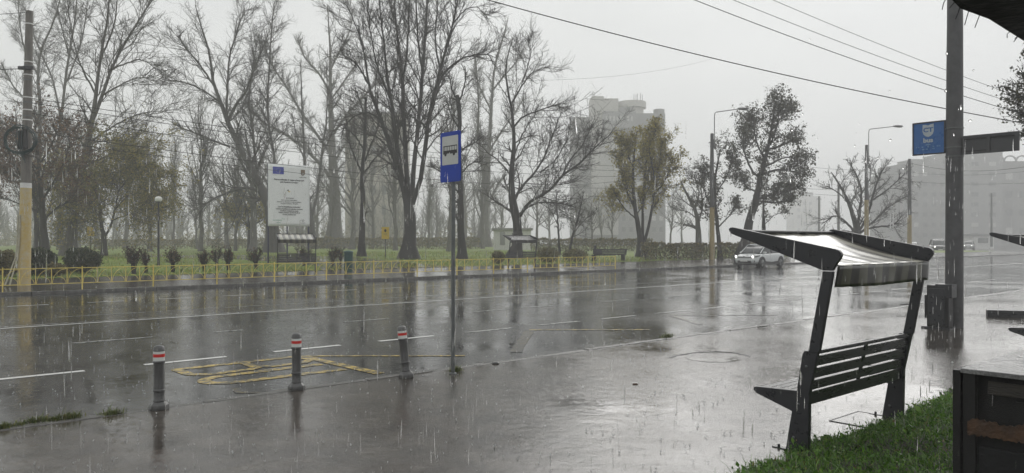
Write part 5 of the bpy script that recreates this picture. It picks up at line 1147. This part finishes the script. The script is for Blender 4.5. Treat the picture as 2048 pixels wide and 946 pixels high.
# ------------------------------------------------------------------ market stall at the right edge
t = thing('market_stall', 'dark battered wooden stall counter with torn boards under a felt roof', 'market stall', W(5.62,1.86,0), RZ)
MB().box(-.012,1.55,-2.4,.012,.868,.900).build('counter_top', M['wet_top'], t, bevel=.004)
MB().box(-.004,.05,.014,.062,0,.884).build('outer_post', M['old_wood'], t, bevel=.003); MB().box(0,.03,-.075,0,0,.866).build('corner_post', M['old_wood'], t, bevel=.003); MB().box(.0,.06,-2.4,-2.33,0,.866).build('corner_post', M['old_wood'], t, bevel=.003)
MB().box(.02,.035,-2.33,-.14,.745,.83).build('top_board', M['board_wood'], t, bevel=.003)
MB().box(.045,.055,-2.33,-.076,.02,.866).build('back_board', M['old_wood'], t)
b = MB(); top = []; bot = []
for i in range(90):
    f = i/89; y = -.03-f*1.25
    top.append((y, .560+.10*f+.010*math.sin(i*.31)+.012*random.uniform(-1,1)+(.03 if .34 < f < .5 else 0))); bot.append((y, .455+.13*f+.012*math.sin(i*.17+1)+.009*random.uniform(-1,1)))
b.prism(top+bot[::-1], lambda p: (-.012,p[0],p[1]), lambda p: (-.002,p[0],p[1])); b.build('torn_board', M['torn'], t)
MB().box(.015,.032,-2.33,-.30,.55,.72).build('inner_panel', M['old_wood'], t)
MB().box(.010,.026,-2.33,-.09,.02,.40).build('lower_panel', M['roof_felt'], t, bevel=.004)
MB().box(.06,1.5,-.03,-.001,.02,.866).build('side_board', M['old_wood'], t)
rz0 = lambda x, y: 2.50 - .05*(y+1.01)
b = MB(); n_ = 46; edge = []
for i in range(n_+1): edge.append((-5.0+9.0*i/n_, -1.01+.012*math.sin(i*2.1)+.01*random.uniform(-1,1)))
b.prism(edge+[(4.0,-3.4),(-5.0,-3.4)], lambda p: (p[0],p[1],2.46+.006*math.sin(p[0]*9)), lambda p: (p[0],p[1],2.53)); b.build('roof', M['roof_felt'], t)
b = MB()
for i in range(60):
    x = random.uniform(-4.5,3.5); l = random.uniform(.01,.05); b.tube([(x,-1.0,2.47),(x+random.uniform(-.006,.006),-.992,2.47-l*.5),(x+random.uniform(-.015,.015),-.988,2.47-l)],.0014,4)
o = b.build('fringe', M['roof_felt'], t); o['kind'] = 'stuff'
for x, y in ((3.9,-2.6),(-4.8,-2.6),(-4.8,-3.3),(3.9,-3.3)): MB().box(x-.05,x+.05,y-.05,y+.05,0,2.46).build('roof_post', M['old_wood'], t)

# ------------------------------------------------------------------ grass by the bench, tufts at the kerb
def blades(n, pts_fn, h, w, lean=.5):
    P = pts_fn(n); a = rng.random(n)*2*PI; hh = h*np.exp(.35*rng.normal(size=n)); ww = w*np.exp(.25*rng.normal(size=n))
    d = np.stack([np.cos(a),np.sin(a),np.zeros(n)],1); q = np.stack([-np.sin(a),np.cos(a),np.zeros(n)],1); ln = (lean*hh*rng.random(n))[:,None]; up = np.array([0,0,1.])
    v0 = P-q*ww[:,None]/2; v1 = P+q*ww[:,None]/2
    m = P+up*(hh*.6)[:,None]+d*ln*.4; v2 = m+q*ww[:,None]*.4; v3 = m-q*ww[:,None]*.4
    e = P+up*(hh*.95)[:,None]+d*ln; v4 = e+q*ww[:,None]*.06; v5 = e-q*ww[:,None]*.06
    V = np.stack([v0,v1,v2,v3,v4,v5],1).reshape(-1,3); b0 = (np.arange(n)*6)[:,None]
    Fq = np.concatenate([b0+np.array([[0,1,2,3]]), b0+np.array([[3,2,4,5]])],0); return V, Fq
def edge_n(s): return 3.18 + .05*np.sin(s*2.3)+.035*np.sin(s*6.1+1)+.02*np.sin(s*13)
def mound(s, n): e = np.clip((edge_n(s)-n)/.35,0,1); return .005+.055*e+.02*np.sin(s*3.1+n*2)*e+.015*np.sin(s*7+n*9)*e
def sn2w(s, n, z): return np.stack([s*DX-n*DY, s*DY+n*DX, z],1)
ss = np.linspace(3.6,15,90); nn_ = np.concatenate([np.linspace(-2,2.4,12), np.linspace(2.5,3.3,18)])
V = []; 
for n in nn_:
    nv_ = np.minimum(n, edge_n(ss)+.01) if n > 2.5 else np.full(90, n); z = mound(ss, nv_); z = np.where(nv_ >= edge_n(ss)-.005, .003, z)
    V.append(sn2w(ss, nv_, z))
V = np.concatenate(V); k = 90
Fq = np.array([(i*k+j,i*k+j+1,(i+1)*k+j+1,(i+1)*k+j) for i in range(len(nn_)-1) for j in range(k-1)])
o = link('grass_bed', quads_mesh('grass_bed', V, Fq), M['soil'], None); o['kind'] = 'structure'
def verge(n):
    s = 4.4+rng.random(n)*7.0; q = rng.random(n)**1.1; nn = edge_n(s)+.03-q*2.6
    clump = np.sin(s*5.1+nn*3.3)+np.sin(s*2.2-nn*6.7); keep = clump > -1.5
    return sn2w(s, nn, mound(s, nn)-.005)
Vb, Fb = blades(34000, verge, .050, .0052, 1.5)
P = verge(62000); hgt_ = rng.random(len(P))**1.4*.065*(1+.5*np.sin(P[:,0]*6+P[:,1]*4)); C = P+np.stack([rng.normal(size=len(P))*.012,rng.normal(size=len(P))*.012,np.abs(hgt_)],1)
lm = leaves_mesh('x', C, .018, .5, -.4, .5); Vl = np.zeros(len(lm.vertices)*3, np.float32); lm.vertices.foreach_get('co', Vl); Vl = Vl.reshape(-1,3); bpy.data.meshes.remove(lm)
Fl = np.arange(len(Vl)).reshape(-1,4)+len(Vb)
o = link('grass', quads_mesh('grass', np.concatenate([Vb,Vl]), np.concatenate([Fb,Fl])), M['grass_leaf'], None); tag(o, 'lush wet green grass and weeds beside the near bench', None, None, 'stuff')
for (x, y), w, n, h, lab in (((75,845),.11,300,.042,'grass tuft at the kerb, second from the left edge'),((138,838),.12,330,.045,'grass tuft at the kerb, widest one left of the bollards'),((225,829),.11,220,.035,'small flat grass tuft closest to the upright bollard'),
     ((6,858),.10,220,.042,'grass tuft at the kerb cut by the left edge'),((38,852),.06,70,.03,'tiny grass tuft between two bigger kerb tufts'),((911,744),.10,260,.05,'grass tuft at the foot of the blue bus sign post'),((1335,675),.16,260,.045,'lone grass tuft at the kerb near the manhole'),((112,842),.10,120,.03,'thin grass tuft joining two kerb tufts')):
    c = G(x,y,0)
    def tf(n, c=c, w=w):
        a = rng.normal(size=(n,2))*np.array([w*.42,.022]); return np.stack([a[:,0]*DX-a[:,1]*DY, a[:,0]*DY+a[:,1]*DX, np.full(n,.004)],1)
    Vb, Fb = blades(n, tf, h, .008, 1.1); o = link('grass_tuft', quads_mesh('grass_tuft', Vb, Fb), M['tuft'], None); o.location = c; tag(o, lab, 'grass tuft', 'grass tufts along the near kerb')
def lawnp(n):
    s = -12+rng.random(n)*62; nn = 35.7+rng.random(n)**1.4*30; z = np.array([gz(v) for v in nn]); return sn2w(s,nn,z)
Vb, Fb = blades(26000, lawnp, .10, .03, 1.0); o = link('lawn_grass', quads_mesh('lawn_grass', Vb, Fb), M['lawn_blade'], None); tag(o, 'short park grass with fallen leaves behind the yellow fence', None, None, 'stuff')

# manhole and loose bits on the flooded pavement
c = G(1425,716,0)
t = thing('manhole_cover', 'round manhole with a broken rim under swirling water on the near pavement', 'manhole cover', c, RZ)
b = MB(); k = 30; ring = []
for i in range(k+1):
    f = i/k; a_ = -.75+3.1*f; r_ = .52+.03*math.sin(3*a_)+.012*random.uniform(-1,1); hh = .009*(math.sin(PI*f)**.6)*random.uniform(.6,1.2)+.001
    ring.append([(r_*1.3*math.cos(a_)+q*math.cos(a_), r_*math.sin(a_)+q*math.sin(a_), z) for q, z in ((-.03,-.002),(-.012,hh),(.015,hh*.8),(.06,-.002))])
b.loft(ring, False).build('rim', M['rubble'], t, smooth=True)
MB().lathe([(.40,.001),(.40,.003),(.02,.005)],32).build('cover', M['pave'], t)
hq = [SN(G(x,y,0)) for x, y in ((1691,834),(1716,823),(1764,829))]; w0 = 0.62
t = thing('access_hatch', 'thin rectangular hatch set in the pavement between the near bench legs', 'hatch', W(hq[1][0],hq[1][1],0), RZ)
b = MB()
for x0_,x1_,y0_,y1_ in ((-.62,0,-.012,0),(-.62,0,-.44,-.428),(-.62,-.608,-.428,-.012),(-.012,0,-.428,-.012)): b.box(x0_,x1_,y0_,y1_,-.02,.006)
b.build('frame', M['manhole'], t); MB().box(-.607,-.013,-.427,-.013,-.02,.0035).build('cover', M['pave'], t)
for (x, y), s_, lab in (((991,728),.05,'small dark lump on the kerb right of the bus sign post'),((1270,769),.03,'reddish scrap lying on the wet pavement')):
    c = G(x,y,0); b = MB(); b.loft([[(s_*q*math.cos(w_)*random.uniform(.8,1.3),.6*s_*q*math.sin(w_),z) for w_ in [2*PI*j/8 for j in range(8)]] for q, z in ((1,0),(1.1,s_*.25),(.5,s_*.5))]); o = b.build('debris_lump', M['torn'] if s_ < .04 else M['rubble'], None); o.location = c; tag(o, lab, 'debris')
for (x, y), lab in (((1800,610),'thin dark branch lying toward the black cabinet'),((1515,655),'short dark stick lying at the near kerb')):
    c = G(x,y,0); l_ = 1.0 if x == 1800 else .28
    o = MB().tube([(0,0,.012),(l_*.35,.04,.02),(l_*.7,.02,.03),(l_,.10,.05)],[.010,.012,.010,.006],6).build('fallen_branch', M['bark'], None); o.location = c; tag(o, lab, 'branch')

# ------------------------------------------------------------------ rain: drops in the air, splashes on the ground
def rain(n, ymin, ymax, r, l, name, label, zmin=.15, pw=1.4, xr=(-.75,.75), zk=.10):
    Y = ymin+(ymax-ymin)*rng.random(n)**(1/pw); X = (xr[0]+rng.random(n)*(xr[1]-xr[0]))*Y; Z = zmin+rng.random(n)*(1.7+zk*Y)
    s = X*DX+Y*DY; nn = -X*DY+Y*DX
    keep = ~((Z > 2.3) & (nn < 1.0) & (s < 10)) & ~((s > 5.4)&(s < 7.4)&(nn < 2.0)) & (Y > ymin); X, Y, Z = X[keep], Y[keep], Z[keep]; m = len(X)
    rr_ = r*np.exp(.4*rng.normal(size=m)); ll = l*np.exp(.35*rng.normal(size=m)); k = 6; prof = [(.05,1.0),(.55,.72),(.95,.2),(1.0,-.25),(.75,-.75),(.1,-1.0)]
    P = np.zeros((m,len(prof),3)); Rr = np.zeros((m,len(prof))); sl = rng.normal(size=m)*.03
    for i,(q,z) in enumerate(prof): P[:,i,0] = X+sl*z*ll/2; P[:,i,1] = Y; P[:,i,2] = Z+z*ll/2; Rr[:,i] = q*rr_
    o = link(name, tubes_mesh(name, [(P[:,::-1],Rr[:,::-1],k)]), M['water'], None, smooth=False); tag(o, label, None, None, 'stuff')
rain(3000, 1.8, 12.0, .0013, .060, 'rain', 'falling raindrops filling the air over the road')
rain(150, 1.0, 3.0, .0022, .0060, 'rain_drops', 'rounder raindrops falling close under the stall roof edge', zmin=1.95, xr=(.36,.72), zk=.3)
ns = 2600; Y = 5.2+34*rng.random(ns)**1.7; X = (rng.random(ns)*1.5-.78)*Y; nn = -X*DY+Y*DX; sx = X*DX+Y*DY
keep = (nn > edge_n(sx)+.1) & (nn < 30); X, Y, nn = X[keep], Y[keep], nn[keep]; m = len(X); zg = np.where(nn > 8.5, -.094, .004)
PP, RR = [], []
for j in range(3):
    a = 2*PI*(j+rng.random(m))/3; hh = (.006+.016*rng.random(m))*(1+Y/30); q = .003+.006*rng.random(m); r_ = .0011*np.exp(.5*rng.normal(size=m))*(1+Y/14)
    p0 = np.stack([X+q*np.cos(a)*.4,Y+q*np.sin(a)*.4,zg+.0*hh],1); p1 = np.stack([X+q*np.cos(a)*1.3,Y+q*np.sin(a)*1.3,zg+hh*.7],1); p2 = np.stack([X+q*np.cos(a)*1.7,Y+q*np.sin(a)*1.7,zg+hh],1)
    PP.append(np.stack([p0,p1,p2],1)); RR.append(np.stack([r_*.5,r_,r_*.4],1))
o = link('rain_splashes', tubes_mesh('rain_splashes', [(np.concatenate(PP),np.concatenate(RR),4)]), M['splash'], None); tag(o, 'tiny splashes of raindrops hitting the road and pavement', None, None, 'stuff')

# ------------------------------------------------------------------ rain haze
HAZE = 0.0023
m = bpy.data.materials.new('rain_haze'); m.use_nodes = True; nt = m.node_tree
for n in list(nt.nodes):
    if n.type == 'BSDF_PRINCIPLED': nt.nodes.remove(n)
v = nt.nodes.new('ShaderNodeVolumePrincipled'); v.inputs['Density'].default_value = HAZE; v.inputs['Color'].default_value = (1,1,1,1); v.inputs['Anisotropy'].default_value = 0.1
nt.links.new(v.outputs[0], nt.nodes['Material Output'].inputs['Volume'])
o = MB().box(-900,900,-900,900,-1.3,58).build('haze', m); o['kind'] = 'stuff'; o['label'] = 'pale rain haze filling the air'

# ------------------------------------------------------------------ light, sky, camera
SUN_AZ, SUN_EL = math.radians(28), math.radians(26)     # behind the cloud, ahead and to the right
w = bpy.data.worlds.new('World'); SC.world = w; w.use_nodes = True; nt = w.node_tree; bg = nt.nodes['Background']
sky = nt.nodes.new('ShaderNodeTexSky'); sky.sky_type = 'NISHITA'; sky.sun_disc = False; sky.sun_elevation = SUN_EL; sky.sun_rotation = SUN_AZ; sky.dust_density = 4.0; sky.air_density = 1.0; sky.altitude = 0
hs = nt.nodes.new('ShaderNodeHueSaturation'); hs.inputs['Saturation'].default_value = 0.04
nt.links.new(sky.outputs[0], hs.inputs['Color'])
mx = nt.nodes.new('ShaderNodeMixRGB'); mx.inputs[0].default_value = 0.984; wt = nt.nodes.new('ShaderNodeTexCoord'); wn = nt.nodes.new('ShaderNodeTexNoise'); wn.inputs['Scale'].default_value = 2.2; wn.inputs['Detail'].default_value = 5.0; wm = nt.nodes.new('ShaderNodeMapping'); wm.inputs['Scale'].default_value = (1,1,2.5)
nt.links.new(wt.outputs['Generated'], wm.inputs[0]); nt.links.new(wm.outputs[0], wn.inputs['Vector'])
wr = ramp(nt, wn.outputs['Fac'], [(0.3,(4.55,4.64,4.66)),(0.7,(5.35,5.42,5.38))]); nt.links.new(wr.outputs[0], mx.inputs[2])   # overcast: the cloud sheet evens the sky out
nt.links.new(hs.outputs[0], mx.inputs[1]); nt.links.new(mx.outputs[0], bg.inputs['Color']); bg.inputs['Strength'].default_value = 0.13
sd = bpy.data.lights.new('sun', 'SUN'); sd.energy = 1.0; sd.angle = math.radians(50); sd.color = (1,0.98,0.95)
so = bpy.data.objects.new('sun', sd); COL.objects.link(so)
dv = Vector((math.sin(SUN_AZ)*math.cos(SUN_EL), math.cos(SUN_AZ)*math.cos(SUN_EL), math.sin(SUN_EL)))
so.rotation_euler = dv.to_track_quat('Z','Y').to_euler(); so.location = (20,30,40)
cd = bpy.data.cameras.new('camera'); cam = bpy.data.objects.new('camera', cd); COL.objects.link(cam); SC.camera = cam
cam.location = (0,0,H); cam.rotation_euler = (PI/2,0,0); cd.sensor_width = 36; cd.lens = 36*F/2048; cd.shift_y = 7/2048; cd.clip_end = 3000; cd.clip_start = 0.05
vs_ = SC.view_settings; vs_.view_transform = 'Standard'; vs_.look = 'None'; vs_.exposure = 0.4; vs_.gamma = 1.0
try: vs_.use_curve_mapping = False
except Exception: pass
cy = SC.cycles; cy.max_bounces = 8; cy.volume_bounces = 4; cy.transparent_max_bounces = 16; cy.transmission_bounces = 6; cy.caustics_reflective = False; cy.caustics_refractive = False; cy.use_denoising = True
